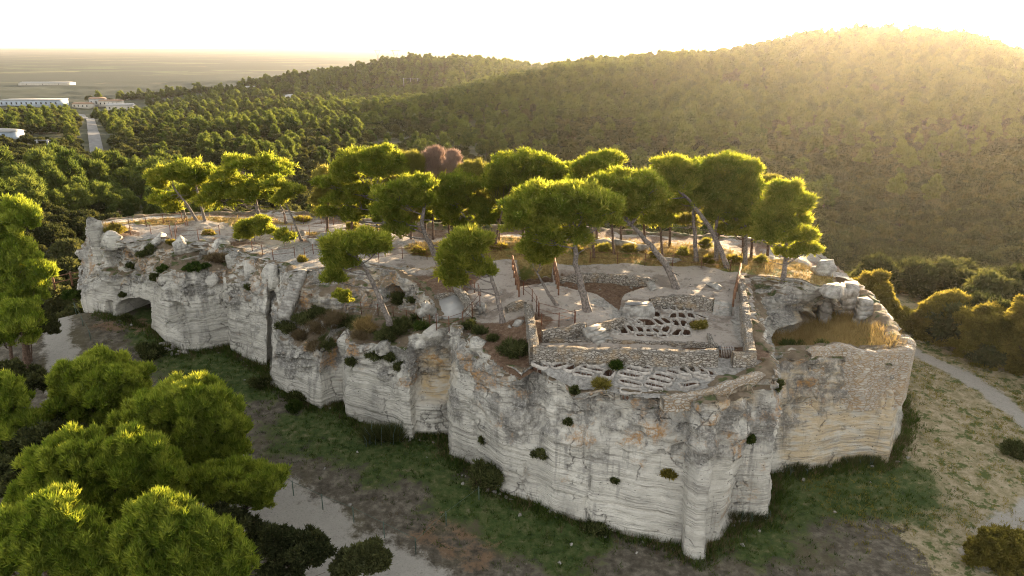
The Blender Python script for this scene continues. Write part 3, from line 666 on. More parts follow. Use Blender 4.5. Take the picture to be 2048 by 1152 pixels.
# ------------------------------------------------------------------ plants
def unit(n):
    d = rng.normal(size=(n, 3)); return d / (np.linalg.norm(d, axis=1)[:, None] + 1e-9)
def foliage(lobes, rc, n, ln, wd, up=.5, low=-.35, dens=1.0, inner=.25, sub=0, core=.4, fr=(.26, .44), plume=1.0, reach=(.6, .95)):
    """lobes: (centre, radii). Returns leaf triangles and a tint per vertex; leaves stand in small tufts over the lobes"""
    Vs, Ts = [], []
    if sub:
        L2 = []
        for c, r in lobes:
            c, r = np.asarray(c, float), np.asarray(r, float); 
            if core: L2.append((c - [0, 0, .15 * r[2]], r * core))
            m = int(sub); d = unit(m * 4); d = d[d[:, 2] > low][:m]
            for q in d: f = rng.uniform(*fr); L2.append((c + q * r * rng.uniform(*reach), np.array([r[:2].mean() * f, r[:2].mean() * f, max(r[2], .6 * r[0]) * f * plume])))
        lobes = L2
    for c, r in lobes:
        c, r = np.asarray(c, float), np.asarray(r, float)
        area = 4 * math.pi * (((r[0] * r[1]) ** 1.6 + (r[0] * r[2]) ** 1.6 + (r[1] * r[2]) ** 1.6) / 3) ** (1 / 1.6)
        k = max(5, int(dens * .62 * area / (rc * rc * 1.25)))
        d = unit(int(k * 2.2) + 20); d = d[d[:, 2] > low][:k]
        rad = np.where(rng.random(len(d)) < inner, rng.uniform(.35, .8, len(d)), rng.uniform(.82, 1.06, len(d)))
        cc = c + d * r * rad[:, None]
        rr = rc * rng.uniform(.65, 1.25, len(d)); tint = .7 * rng.random() + .3 * rng.uniform(0, 1, len(d))
        q = unit(len(d) * n).reshape(len(d), n, 3); q[..., 2] *= .8
        base = cc[:, None] + q * (rr[:, None] * rng.random((len(d), n)) ** .45)[..., None]
        dr = q * .7 + d[:, None] * .45 + np.array([0, 0, up]) + .45 * rng.normal(size=q.shape); dr /= np.linalg.norm(dr, axis=2)[..., None]
        sd = np.cross(dr, rng.normal(size=q.shape)); sd /= np.linalg.norm(sd, axis=2)[..., None] + 1e-9
        l = ln * rng.uniform(.6, 1.3, q.shape[:2])[..., None]; ww = wd * rng.uniform(.6, 1.3, q.shape[:2])[..., None]
        tri = np.stack([base - sd * ww / 2, base + sd * ww / 2, base + dr * l], 2)
        Vs.append(tri.reshape(-1, 3)); Ts.append(np.repeat(np.clip(tint[:, None] + .25 * rng.normal(size=q.shape[:2]), 0, 1).ravel(), 3))
    V = np.concatenate(Vs); return V, np.arange(len(V)).reshape(-1, 3), np.concatenate(Ts)
def leaf_mesh(name, lobes, mat, **k):
    V, T, t = foliage(lobes, **k); me = mesh(name, V, T, mat); attr(me, 'tint', t); return me
def bez(p, q, bend, n=7):
    t = np.linspace(0, 1, n)[:, None]; m = (p + q) / 2 + bend
    return (1 - t) ** 2 * p + 2 * t * (1 - t) * m + t * t * q
def top_pt(u, v, z=11.1, fz=None):
    for _ in range(6):
        p = atz(u, v, z); z = float((fz or plateau_z)(np.array([p[0]]), np.array([p[1]]))[0])
    return p
def skeleton(trunk, lobes, r0, bark, twigs=3, bare=0):
    b = MB(); trunk = np.asarray(trunk); t = np.linspace(0, 1, len(trunk)); tf = np.linspace(0, 1, 12)
    P = np.stack([np.interp(tf, t, trunk[:, a]) for a in range(3)], 1)
    for _ in range(2): P[1:-1] = (P[:-2] + 2 * P[1:-1] + P[2:]) / 4
    P[1:-1] += rng.normal(size=P[1:-1].shape) * r0 * .12
    b.tube(np.r_[[P[0] - [0, 0, .4]], P], r0 * np.r_[1.35, 1.2, np.linspace(1.0, .42, 11)], 8)
    for c, r in lobes:
        c = np.asarray(c); zc = c[2] - r[2] * .3
        cand = [i for i in range(3, 12) if P[i][2] < c[2] + .2] or [5]
        i = min(cand, key=lambda i: np.linalg.norm(P[i] - c) + .8 * abs(P[i][2] - (c[2] - 1.2)))
        q = bez(P[i], np.array([c[0], c[1], zc]), np.array([0, 0, -.12 * np.linalg.norm(c - P[i])]) + rng.normal(size=3) * .2)
        rb = r0 * (1 - .05 * i) * .46; b.tube(q, np.linspace(rb, rb * .3, 7), 6)
        for _ in range(twigs):
            d = unit(1)[0]; d[2] = abs(d[2]) * .7 - .1; s = q[rng.integers(3, 6)]
            b.tube(bez(s, c + d * np.array(r) * .85, rng.normal(size=3) * .15, 5), np.linspace(rb * .38, .012, 5), 4, False)
    for _ in range(bare):                                             # dead lower branches
        s = P[rng.integers(3, 9)]; d = unit(1)[0]; d[2] = d[2] * .25; b.tube(bez(s, s + d * rng.uniform(.8, 2.0), rng.normal(size=3) * .15, 5), np.linspace(r0 * .2, .012, 5), 4, False)
    return b.mesh('trunk', bark, True)
def tree(name, label, cat, base, tr, lobes, r0=.22, mat='pine', bark='bark', group=None, dy=0, lean=0, flat=1.0, dscale=1.0, near=False, rc=.55, **k):
    """base: world point; tr: trunk px above it; lobes: (u, v, ru px, rv px, dY)"""
    base = np.asarray(base, float); Y = base[1]; n = len(tr)
    trunk = [base] + [aty(u, v, Y + lean * (i + 1) / max(1, n)) for i, (u, v) in enumerate(tr)]
    LB = []
    for lo in lobes:
        u, v, ru, rv = lo[:4]; d = lo[4] if len(lo) > 4 else 0
        c = aty(u, v, Y + lean + d); m = proj(c)[2] / F; LB.append((c, np.array([ru * m, ru * m * .85 * flat, rv * m])))
    root = empty(name, base, label=label, category=cat)
    if group: root['group'] = group
    kw = dict(rc=rc * .55, n=22, ln=.36, wd=.11, up=.6, dens=dscale * .42, sub=26, low=-.15, core=0, fr=(.17, .32), reach=(.55, 1.08), plume=.95); kw.update(k)
    LB = [(c, r * ([1.14, 1.14, 1.25] if not near else [1.24, 1.2, 1.32])) for c, r in LB]
    obj('trunk', skeleton(trunk, LB, r0, M[bark], twigs=5, bare=5), root)
    obj('crown', leaf_mesh('crown', LB, M[mat], **kw), root)
    return root
ORD = ['first', 'second', 'third', 'fourth', 'fifth', 'sixth', 'seventh', 'eighth', 'ninth', 'tenth', 'eleventh', 'twelfth', 'thirteenth', 'fourteenth', 'fifteenth', 'sixteenth', 'seventeenth', 'eighteenth', 'nineteenth', 'twentieth']
def shrub(name, label, p, ru, rv, mat, group, kind=None, px=None, **k):
    m = proj(p)[2] / F; c = np.array(p, float) + [0, 0, rv * m * .55]; r = np.array([ru * m, ru * m * .8, rv * m])
    lb = [(c - [0, 0, r[2] * .25], r * [.55, .55, .5])] + [(c + unit(1)[0] * r * [.75, .75, .5], r * rng.uniform(.22, .5)) for _ in range(8)]
    kw = dict(rc=.2, n=26, ln=.30, wd=.085, up=.7, low=-.6, dens=.6); kw.update(k)
    root = empty(name, p, label=label, category='shrub', group=group)
    b = MB()
    for _ in range(6): b.tube(bez(np.array(p, float) - [0, 0, .15], c + unit(1)[0] * r * .6, rng.normal(size=3) * .05, 5), np.linspace(.03, .01, 5), 4, False)
    obj('stem', b.mesh('stem', M['bark_dark']), root); obj('leaves', leaf_mesh('leaves', lb, M[mat], **kw), root)
PG = 'umbrella pines on the rock'
def tp(u, v, z=11.1): return top_pt(u, v, z)
tree('pine_tree', 'leaning pine at the far left end of the rock plateau, its crown the farthest left', 'tree', tp(395, 444), [(372, 405), (345, 372)], [(330, 354, 27, 14), (318, 372, 14, 12), (350, 345, 18, 10)], .17, group=PG)
tree('pine_tree', 'small flat topped pine second from the left on the plateau, upright pale trunk', 'tree', tp(410, 442), [(400, 405), (388, 352)], [(384, 343, 36, 15), (408, 352, 22, 14), (360, 355, 22, 13), (396, 366, 18, 10)], .17, group=PG)
tree('pine_tree', 'low spreading pine foliage behind the two leftmost leaning trunks', 'tree', tp(372, 438), [(366, 415), (355, 398)], [(337, 403, 30, 16), (370, 395, 22, 20), (392, 392, 16, 22), (345, 418, 18, 9)], .12, group=PG)
tree('pine_tree', 'broad many lobed pine above the left railings, widest crown on the left half', 'tree', tp(522, 448), [(512, 410), (508, 360)], [(480, 332, 36, 15), (515, 335, 32, 20), (548, 352, 34, 22), (528, 372, 30, 16), (458, 385, 44, 18), (440, 408, 38, 18), (480, 398, 36, 20), (512, 392, 32, 18), (455, 360, 28, 16), (430, 392, 22, 16)], .24, group=PG)
tree('pine_tree', 'slim leaning pine with bare trunk and small tufted crown left of the path', 'tree', tp(603, 482), [(585, 435), (560, 386)], [(588, 383, 13, 7), (572, 392, 12, 8), (552, 372, 18, 12), (560, 402, 10, 6)], .13, group=PG)
tree('pine_tree', 'short curved pine trunk behind the slim leaning pine', 'tree', tp(572, 447), [(568, 425), (556, 402)], [(550, 392, 16, 10), (562, 396, 12, 8)], .13, group=PG)
tree('young_pine', 'low bushy young pine on the edge below the broad many lobed pine', 'tree', tp(508, 488), [(510, 470)], [(505, 462, 26, 16), (528, 466, 20, 14), (490, 474, 14, 9), (520, 450, 16, 10)], .08, rc=.4, group='young pines on the rock')
tree('young_pine', 'round young pine bush beside the foot of the slim leaning pine', 'tree', tp(570, 494), [(570, 485)], [(571, 478, 16, 13)], .06, rc=.35, group='young pines on the rock')
tree('pine_tree', 'tall dense pine with a high double dome and a long arm reaching left', 'tree', tp(778, 482), [(768, 435), (748, 380)], [(705, 328, 34, 22), (740, 322, 32, 18), (766, 315, 26, 18), (725, 352, 48, 26), (765, 350, 36, 28), (688, 360, 26, 20), (655, 370, 20, 10), (685, 402, 32, 17), (655, 428, 14, 12), (706, 436, 20, 14), (797, 348, 20, 24), (720, 385, 30, 16)], .27, group=PG)
tree('pine_tree', 'forked pine leaning left over the sunken path, trunk foot beside the boulders', 'tree', tp(880, 537), [(862, 490), (842, 452), (850, 400)], [(790, 392, 36, 22), (822, 380, 34, 18), (844, 372, 24, 14), (768, 425, 22, 16), (812, 410, 32, 18), (845, 405, 22, 16), (797, 462, 30, 8), (790, 440, 20, 10)], .27, group=PG)
tree('pine_tree', 'dark crowned pine behind the forked pine, trunk slanting left', 'tree', tp(962, 492), [(935, 440), (912, 412)], [(880, 385, 28, 20), (910, 372, 34, 20), (938, 378, 26, 20), (905, 400, 34, 14), (955, 425, 22, 18), (972, 445, 16, 16)], .2, group=PG)
tree('pine_tree', 'pine standing in front of the cliff recess, crown swept left', 'tree', top_pt(778, 640, 8.4), [(752, 580), (728, 530), (705, 508)], [(692, 490, 34, 14), (738, 484, 30, 14), (668, 505, 22, 14), (715, 503, 30, 14), (680, 530, 26, 18), (668, 558, 17, 12), (755, 498, 20, 10)], .2, group=PG)
tree('young_pine', 'small yellow green pine under the swept crown before the cliff recess', 'tree', top_pt(690, 612, 8.3), [(690, 605)], [(683, 592, 14, 8), (692, 602, 10, 7)], .05, rc=.25, ln=.2, group='young pines on the rock')
tree('pine_tree', 'twin stemmed pine with twisted bare branches beside the grey concrete ramp', 'tree', tp(1005, 645, 10.5), [(1000, 610), (985, 560), (965, 510)], [(935, 478, 30, 14), (955, 485, 22, 14), (918, 495, 28, 16), (935, 505, 30, 18), (905, 520, 20, 16), (930, 532, 26, 16), (902, 550, 22, 16), (912, 565, 15, 10), (960, 540, 22, 14)], .2, group=PG)
tree('pine_tree', 'wide umbrella pine with double trunk on the pale terrace', 'tree', tp(1175, 622), [(1162, 570), (1150, 520), (1150, 470)], [(1060, 425, 46, 24), (1110, 398, 58, 24), (1165, 402, 50, 24), (1200, 420, 36, 22), (1050, 452, 34, 20), (1095, 445, 50, 24), (1150, 440, 52, 24), (1200, 445, 30, 18), (1085, 475, 36, 16), (1140, 478, 40, 16), (1130, 420, 56, 22)], .30, group=PG, dscale=1.1)
tree('pine_tree', 'small leaning pine at the railing, crown hanging below the wide umbrella pine', 'tree', tp(1115, 612), [(1092, 580), (1074, 545)], [(1062, 500, 22, 14), (1085, 510, 26, 16), (1105, 500, 20, 12), (1078, 522, 16, 9)], .15, group=PG)
tree('pine_tree', 'umbrella pine with thick grey trunk curving up from the upper court to the left', 'tree', tp(1352, 578), [(1335, 530), (1298, 488), (1262, 450)], [(1210, 382, 36, 22), (1250, 368, 46, 20), (1290, 374, 36, 20), (1305, 392, 22, 14), (1240, 398, 46, 20), (1275, 408, 34, 18), (1225, 420, 26, 14), (1255, 428, 24, 12)], .30, group=PG, dscale=1.1)
tree('pine_tree', 'tall pine leaning left behind the upper court, trunk forking low', 'tree', tp(1455, 536), [(1430, 470), (1390, 412), (1350, 372)], [(1345, 335, 34, 18), (1372, 345, 30, 20), (1330, 362, 34, 18), (1365, 372, 36, 20), (1320, 390, 20, 12)], .23, group=PG)
tree('pine_tree', 'pine with a pair of straight trunks left of the leaning pine', 'tree', tp(1392, 522), [(1390, 470), (1385, 400)], [(1405, 350, 26, 20), (1398, 378, 30, 22), (1380, 405, 34, 16), (1420, 395, 28, 22)], .22, group=PG)
tree('pine_tree', 'tall round headed pine, highest crown in the right hand grove', 'tree', tp(1432, 518), [(1432, 450), (1440, 390)], [(1442, 338, 30, 20), (1470, 332, 30, 18), (1492, 345, 24, 18), (1460, 362, 40, 22), (1495, 372, 22, 18), (1435, 378, 26, 20)], .2, group=PG)
tree('pine_tree', 'dense pine with low foliage behind the rusty timber fence', 'tree', tp(1490, 528), [(1492, 480), (1490, 430)], [(1455, 402, 36, 24), (1490, 400, 36, 24), (1512, 395, 18, 20), (1475, 435, 36, 24), (1440, 430, 30, 20), (1505, 440, 24, 24), (1480, 462, 28, 14)], .22, group=PG)
tree('pine_tree', 'last pine at the right end of the plateau above the layered rock', 'tree', tp(1566, 560), [(1572, 520), (1572, 470)], [(1550, 390, 24, 18), (1580, 386, 24, 16), (1600, 412, 24, 20), (1562, 418, 38, 24), (1540, 440, 30, 28), (1585, 445, 36, 24), (1605, 475, 24, 16), (1560, 475, 38, 28), (1612, 502, 20, 12), (1580, 510, 26, 16), (1530, 475, 24, 24)], .22, group=PG)
BGP = 'slender pines at the back of the plateau'
for i, (u, v, tr, lb, lab) in enumerate([
    (990, 500, [(995, 460), (1005, 420)], [(1005, 345, 28, 24), (1030, 335, 34, 22), (990, 372, 22, 22), (1020, 375, 34, 24)], 'slender yellow green pine right of the pink poplars at the back edge'),
    (1070, 492, [(1072, 450), (1075, 400)], [(1055, 325, 28, 16), (1080, 345, 30, 22), (1060, 372, 34, 24), (1095, 372, 28, 22)], 'slender pine behind the left half of the wide umbrella pine'),
    (1112, 498, [(1112, 460), (1120, 400)], [(1110, 350, 30, 18), (1140, 358, 26, 20), (1125, 378, 32, 18)], 'slender pine between the two highest yellow crowns of the back row'),
    (1188, 516, [(1185, 470), (1180, 410)], [(1180, 342, 30, 16), (1205, 330, 26, 18), (1175, 366, 34, 18)], 'slender pine whose yellow crown rises above the wide umbrella pine'),
    (1228, 508, [(1225, 470), (1222, 410)], [(1222, 332, 20, 22), (1215, 360, 28, 20)], 'slender pine with narrow crown above the curved umbrella pine'),
    (1325, 520, [(1322, 470), (1320, 420)], [(1330, 420, 26, 16), (1318, 446, 22, 14)], 'slim dark pine behind the thick curved trunk'),
    (1502, 515, [(1505, 470), (1508, 440)], [(1518, 425, 20, 26), (1512, 465, 20, 18)], 'slim pine between the dense pine and the last pine on the right'),
    (905, 495, [(906, 460), (904, 430)], [(900, 432, 22, 14), (925, 450, 18, 12)], 'slim straight pine in the sunlit grass beneath the dark crowned pine')]):
    tree('pine_tree', lab, 'tree', tp(u, v, 11.5), tr, lb, .13, 'pine', 'bark_dark', BGP, dscale=.8)
us = np.linspace(655, 1535, 19)
for i, u in enumerate(us):
    v = np.interp(u, [650, 900, 1250, 1540], [462, 478, 484, 512]) + rng.uniform(-4, 6); t_ = np.interp(u, [650, 850, 1000, 1300, 1540], [352, 372, 345, 352, 375]) + rng.uniform(-14, 22); hh = v - t_
    lb = [(u + rng.uniform(-14, 14), t_ + hh * f, rng.uniform(17, 27), rng.uniform(12, 18)) for f in (.05, .2, .34, .48)] + [(u + rng.uniform(-16, 16), t_ + hh * .66, 15, 9)]
    tree('pine_tree', '%s tree from the left in the dense row along the back edge of the plateau' % ORD[i], 'tree', tp(u, v, 11.5), [(u + rng.uniform(-4, 4), v - hh * .4), (u + rng.uniform(-8, 8), t_ + hh * .2)], lb, .13, 'pine' if i % 3 else 'poplar', 'bark_dark', 'dense back row of the plateau', dscale=.7)
for i, u in enumerate(np.linspace(840, 1520, 14)):
    v = np.interp(u, [840, 1250, 1540], [500, 506, 528]) + rng.uniform(-8, 8); shrub('shrub', '%s low sunlit bush from the left in the straw grass under the pines' % ORD[i], tp(u, v, 11.4), rng.uniform(9, 16), rng.uniform(5, 9), ['olive', 'poplar', 'olive'][i % 3], 'bushes under the pines')
PG2 = 'poplars behind the pines'
for u, v, lb, mat, lab in [(866, 478, [(862, 350, 14, 34), (876, 345, 12, 32)], 'pinkleaf', 'bare pinkish poplar, the larger of the two, behind the forked pine'),
    (908, 476, [(905, 340, 12, 24), (912, 350, 8, 20)], 'pinkleaf', 'bare pinkish poplar, the smaller one on the right'),
    (822, 478, [(815, 345, 15, 32), (832, 348, 13, 30)], 'poplar', 'yellow leaved poplar left of the bare pinkish poplars'),
    (940, 480, [(938, 362, 18, 26), (958, 366, 18, 30), (925, 380, 16, 20)], 'poplar', 'yellow leaved poplar right of the bare pinkish poplars')]:
    tree('poplar_tree', lab, 'tree', tp(u, v, 11.5), [(u, 440), (u, 400)], lb, .12, mat, 'bark_dark', PG2, rc=.35, n=60, ln=.5, wd=.035, up=1.6, dens=.7)
# trees standing on the lower ground, left and right
FG = 'pines in the left foreground'
def gtree(label, bu, bv, d_or_base, tr, lobes, r0, g=FG, name='pine_tree', mat='nearpine', bark='bark_dark', **k):
    Y = d_or_base; p = aty(lobes[0][0], lobes[0][1], Y); x = aty(bu, bv, Y)[0]
    base = np.array([x, Y, float(near_g(np.array(x), np.array(Y)))])
    kw = dict(rc=.28, n=24, ln=.34, wd=.075, up=1.3, sub=38, dens=.60, fr=(.13, .25), plume=1.75, reach=(.55, 1.12), low=-.3, core=.35); kw.update(k); kw['n'] = min(kw['n'], 44)
    return tree(name, label, 'tree', base, tr, lobes, r0, mat, bark, g, near=mat == 'nearpine', **kw)
gtree('tall golden lit pine at the left edge of the photo, crown rising above the valley', 45, 700, 55, [(45, 620), (35, 520), (30, 440)], [(30, 428, 30, 22), (52, 442, 20, 14), (20, 455, 34, 20), (15, 485, 30, 18), (50, 540, 40, 26), (15, 535, 34, 26), (85, 548, 18, 14), (30, 575, 50, 24), (10, 610, 40, 30), (60, 590, 26, 20), (25, 505, 26, 14)], .3, rc=.55, n=110, ln=.3, wd=.08)
gtree('dark low pine beneath the tall golden pine at the left edge', 20, 730, 52, [(20, 690)], [(20, 645, 46, 28), (50, 640, 36, 24), (5, 680, 40, 26)], .25, rc=.55, n=100, ln=.3, wd=.08)
gtree('small dark tree with thin leaning trunk in front of the tall golden pine', 62, 718, 56, [(62, 695), (64, 670)], [(75, 650, 26, 14), (92, 658, 20, 14), (58, 662, 22, 14)], .09, name='oak_tree', mat='oak', rc=.4, n=90, ln=.25, wd=.12)
gtree('pine with golden lit top, farthest of the foreground group', 205, 870, 43, [(205, 840), (200, 790)], [(195, 745, 48, 26), (232, 755, 46, 26), (160, 770, 40, 28), (205, 785, 66, 34), (250, 780, 34, 26), (150, 810, 36, 26), (220, 820, 58, 28), (170, 850, 50, 30), (130, 835, 30, 24), (235, 860, 50, 30)], .3)
gtree('large rounded pine in the middle of the foreground group, sunlit on its right side', 385, 1010, 38.5, [(390, 930), (385, 860)], [(370, 795, 46, 24), (400, 808, 46, 28), (330, 812, 42, 26), (300, 840, 44, 34), (370, 845, 70, 40), (440, 840, 38, 32), (470, 862, 22, 28), (350, 885, 64, 30), (420, 890, 50, 30), (290, 872, 36, 22), (330, 925, 60, 34), (400, 950, 56, 30), (440, 905, 40, 30)], .36)
gtree('big dense pine at the centre left of the foreground group', 215, 1080, 33, [(215, 1020), (215, 960)], [(150, 915, 52, 30), (105, 945, 46, 34), (160, 960, 62, 42), (215, 925, 34, 28), (270, 900, 38, 26), (255, 940, 52, 36), (310, 950, 42, 40), (235, 990, 64, 40), (300, 1000, 46, 34), (100, 990, 46, 36), (180, 1030, 60, 34), (70, 1010, 40, 30), (330, 1030, 44, 30), (240, 1045, 50, 30)], .36)
gtree('open flat branched pine with bare grey limbs over the gravel path', 465, 1110, 35, [(450, 1050), (455, 985)], [(480, 955, 38, 16), (520, 965, 34, 16), (440, 985, 38, 16), (500, 1000, 36, 14), (545, 955, 22, 14), (530, 985, 24, 12), (420, 955, 30, 18)], .28, dscale=.6)
gtree('pale green pine in the bottom left corner', 95, 1230, 27, [(95, 1160), (100, 1090)], [(120, 1030, 40, 26), (70, 1055, 46, 34), (140, 1075, 44, 38), (30, 1085, 44, 36), (95, 1100, 66, 50), (20, 1130, 50, 40), (150, 1130, 46, 40), (190, 1110, 30, 40), (200, 1150, 40, 30)], .3)
gtree('yellow topped pine at the bottom edge, right of the pale green corner pine', 330, 1240, 27, [(330, 1170), (330, 1100)], [(320, 1020, 26, 20), (300, 1055, 40, 32), (350, 1045, 36, 26), (250, 1095, 38, 30), (330, 1095, 60, 44), (385, 1085, 32, 34), (400, 1060, 30, 20), (300, 1135, 66, 40), (430, 1075, 28, 26), (455, 1105, 34, 26), (400, 1130, 60, 34), (450, 1150, 40, 30), (220, 1130, 40, 34)], .3)
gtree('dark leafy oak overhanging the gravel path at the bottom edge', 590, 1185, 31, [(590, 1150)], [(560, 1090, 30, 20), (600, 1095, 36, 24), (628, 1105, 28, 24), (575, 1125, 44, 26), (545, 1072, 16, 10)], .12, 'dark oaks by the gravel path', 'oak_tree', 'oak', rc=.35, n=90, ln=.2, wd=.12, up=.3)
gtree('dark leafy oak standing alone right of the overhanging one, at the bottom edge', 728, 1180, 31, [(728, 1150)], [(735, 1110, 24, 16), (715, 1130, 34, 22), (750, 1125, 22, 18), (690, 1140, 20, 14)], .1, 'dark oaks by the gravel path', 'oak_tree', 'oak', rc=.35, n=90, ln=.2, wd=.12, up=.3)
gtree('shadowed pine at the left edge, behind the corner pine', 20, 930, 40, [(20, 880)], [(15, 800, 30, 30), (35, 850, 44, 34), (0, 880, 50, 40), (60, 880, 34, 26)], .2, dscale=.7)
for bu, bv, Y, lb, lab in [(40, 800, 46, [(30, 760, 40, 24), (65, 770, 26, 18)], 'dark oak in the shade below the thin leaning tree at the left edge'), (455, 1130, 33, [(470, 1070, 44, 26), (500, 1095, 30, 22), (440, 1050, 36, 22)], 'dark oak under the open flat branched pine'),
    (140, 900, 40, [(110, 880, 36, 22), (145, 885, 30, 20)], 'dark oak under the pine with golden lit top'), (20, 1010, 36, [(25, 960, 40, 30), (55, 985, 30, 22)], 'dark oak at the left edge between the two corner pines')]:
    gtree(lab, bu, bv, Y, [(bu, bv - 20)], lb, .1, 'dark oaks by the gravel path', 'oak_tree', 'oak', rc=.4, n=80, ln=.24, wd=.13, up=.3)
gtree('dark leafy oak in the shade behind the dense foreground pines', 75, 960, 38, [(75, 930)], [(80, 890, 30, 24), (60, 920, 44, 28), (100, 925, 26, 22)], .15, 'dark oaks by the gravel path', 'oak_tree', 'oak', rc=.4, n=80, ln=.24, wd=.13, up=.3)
OG = 'evergreen oaks on the right slope'
for bu, bv, Y, lb, lab in [
    (1690, 640, 66, [(1685, 590, 26, 20), (1665, 600, 18, 14), (1710, 600, 24, 22)], 'golden evergreen oak directly behind the ruined arch'),
    (1745, 660, 64, [(1735, 580, 28, 22), (1758, 575, 18, 22), (1740, 610, 36, 26), (1765, 615, 22, 20), (1720, 625, 28, 22)], 'tall golden evergreen oak right of the ruined arch'),
    (1800, 690, 64, [(1790, 645, 34, 22), (1820, 650, 30, 18), (1770, 660, 24, 20), (1815, 672, 34, 18)], 'low evergreen oak in the dip behind the broken wall corner'),
    (1895, 715, 62, [(1880, 620, 30, 20), (1905, 612, 28, 18), (1860, 640, 28, 22), (1895, 648, 44, 28), (1925, 650, 30, 28), (1885, 680, 44, 24), (1848, 668, 20, 18)], 'large evergreen oak with visible trunk beside the pale path'),
    (1985, 755, 58, [(1965, 645, 34, 24), (2000, 640, 34, 22), (1950, 680, 36, 30), (1995, 685, 50, 36), (2030, 670, 34, 30), (1975, 720, 46, 26), (2020, 725, 40, 28)], 'largest evergreen oak at the right edge'),
    (2075, 800, 55, [(2070, 640, 40, 30), (2060, 700, 36, 40), (2080, 750, 40, 40)], 'evergreen oak cut by the right edge of the photo'),
    (1840, 660, 74, [(1835, 640, 30, 16), (1870, 632, 26, 16), (1800, 636, 26, 14)], 'far evergreen oak peeping over the low oak')]:
    gtree(lab, bu, bv, Y, [(bu, bv - 30)], lb, .18, OG, 'oak_tree', 'olive', rc=.5, n=100, ln=.26, wd=.15, up=.3)
gtree('golden oak bush filling the bottom right corner', 2010, 1200, 33.5, [(2010, 1160)], [(1990, 1085, 30, 18), (2020, 1095, 34, 22), (1975, 1115, 34, 24), (2030, 1120, 44, 28), (1990, 1145, 50, 26)], .12, OG, 'oak_tree', 'olive', rc=.35, n=110, ln=.2, wd=.11, up=.3)
gtree('small round oak bush at the right edge on the sandy ground', 2035, 945, 44, [(2035, 935)], [(2030, 905, 18, 14), (2045, 920, 24, 20)], .08, OG, 'oak_tree', 'bush', rc=.35, n=100, ln=.2, wd=.11, up=.3)
# shrubs
SG, TG, LG = 'shrubs at the foot of the cliff', 'shrubs on top of the rock', 'shrubs growing from the cliff face'
for u, v, ru, rv, mat, lab in [(962, 975, 36, 40, 'bush', 'big dark round shrub at the foot of the front cliff'), (590, 802, 24, 16, 'bush', 'dark shrub by the white block, left of the small bright one'),
    (590, 822, 14, 14, 'grass', 'small bright green shrub beside the white block'), (300, 718, 26, 22, 'bush', 'dark shrub below the rubble pile at the left cliff'),
    (520, 775, 20, 18, 'bush', 'dark shrub in the corner where the left cliff meets the white block'), (250, 640, 10, 6, 'bush', 'low weed clump at the mouth of the cave'),
    (1195, 1062, 28, 10, 'bush', 'low green clump at the foot of the big front wall'), (185, 520, 16, 18, 'olive', 'yellow green shrub behind the left end of the cliff'), (150, 597, 18, 14, 'grass', 'thin pale bush beside the bend of the path')]:
    shrub('shrub', lab, gpt(u, v), ru, rv, mat, SG)
for u, v, z, ru, rv, mat, lab in [(1028, 712, 9.6, 30, 20, 'bush', 'large dark shrub beside the outer corner of the tomb court wall'), (1078, 722, 9.5, 7, 4, 'grass', 'small bright weed at the left foot of the long court wall'),
    (1157, 728, 9.45, 8, 7, 'bush', 'grey green weed at the foot of the long court wall'), (1115, 722, 9.45, 6, 5, 'bush', 'pale weed left of the grey green one at the court wall foot'), (1233, 735, 9.4, 9, 5, 'grass', 'bright weed among the long graves near the wall'),
    (1205, 771, 9.4, 16, 5, 'olive', 'low ochre weed patch on the rim of the lower graves'), (1252, 785, 9.4, 7, 7, 'grass', 'bright weed tuft on the front rim of the rock'), (1398, 656, 10.1, 13, 8, 'olive', 'yellow green round bush at the right end of the tomb rows'),
    (935, 655, 10.0, 16, 8, 'bush', 'low shrub beside the railing below the ramp'), (958, 668, 9.9, 12, 8, 'bush', 'dark low shrub above the diagonal ridge'), (985, 680, 9.8, 8, 4, 'bush', 'tiny shrub on the bare slope above the ridge'),
    (232, 466, 11.5, 18, 11, 'olive', 'yellow shrub on the left end of the plateau'), (418, 470, 11.2, 10, 5, 'olive', 'small yellow shrub by the left railings'), (610, 442, 11.5, 16, 8, 'olive', 'yellow shrub on the far side of the pale path'),
    (705, 462, 11.5, 12, 12, 'poplar', 'pale leafy shrub at the path bend'), (1410, 498, 11.4, 10, 14, 'poplar', 'small bright bush between the straight trunks of the right grove'),
    (1590, 700, 7.5, 22, 14, 'grass', 'bright green shrub inside the right hand ruin'), (1642, 694, 8.4, 9, 7, 'grass', 'small yellow green shrub peeping over the right masonry rim'), (605, 523, 11.0, 6, 6, 'olive', 'little ochre bush at the head of the rock stair')]:
    fz = court_z if u > 1560 and v > 600 else plateau_z
    shrub('shrub', lab, top_pt(u, v, z, fz), ru, rv, mat, TG)

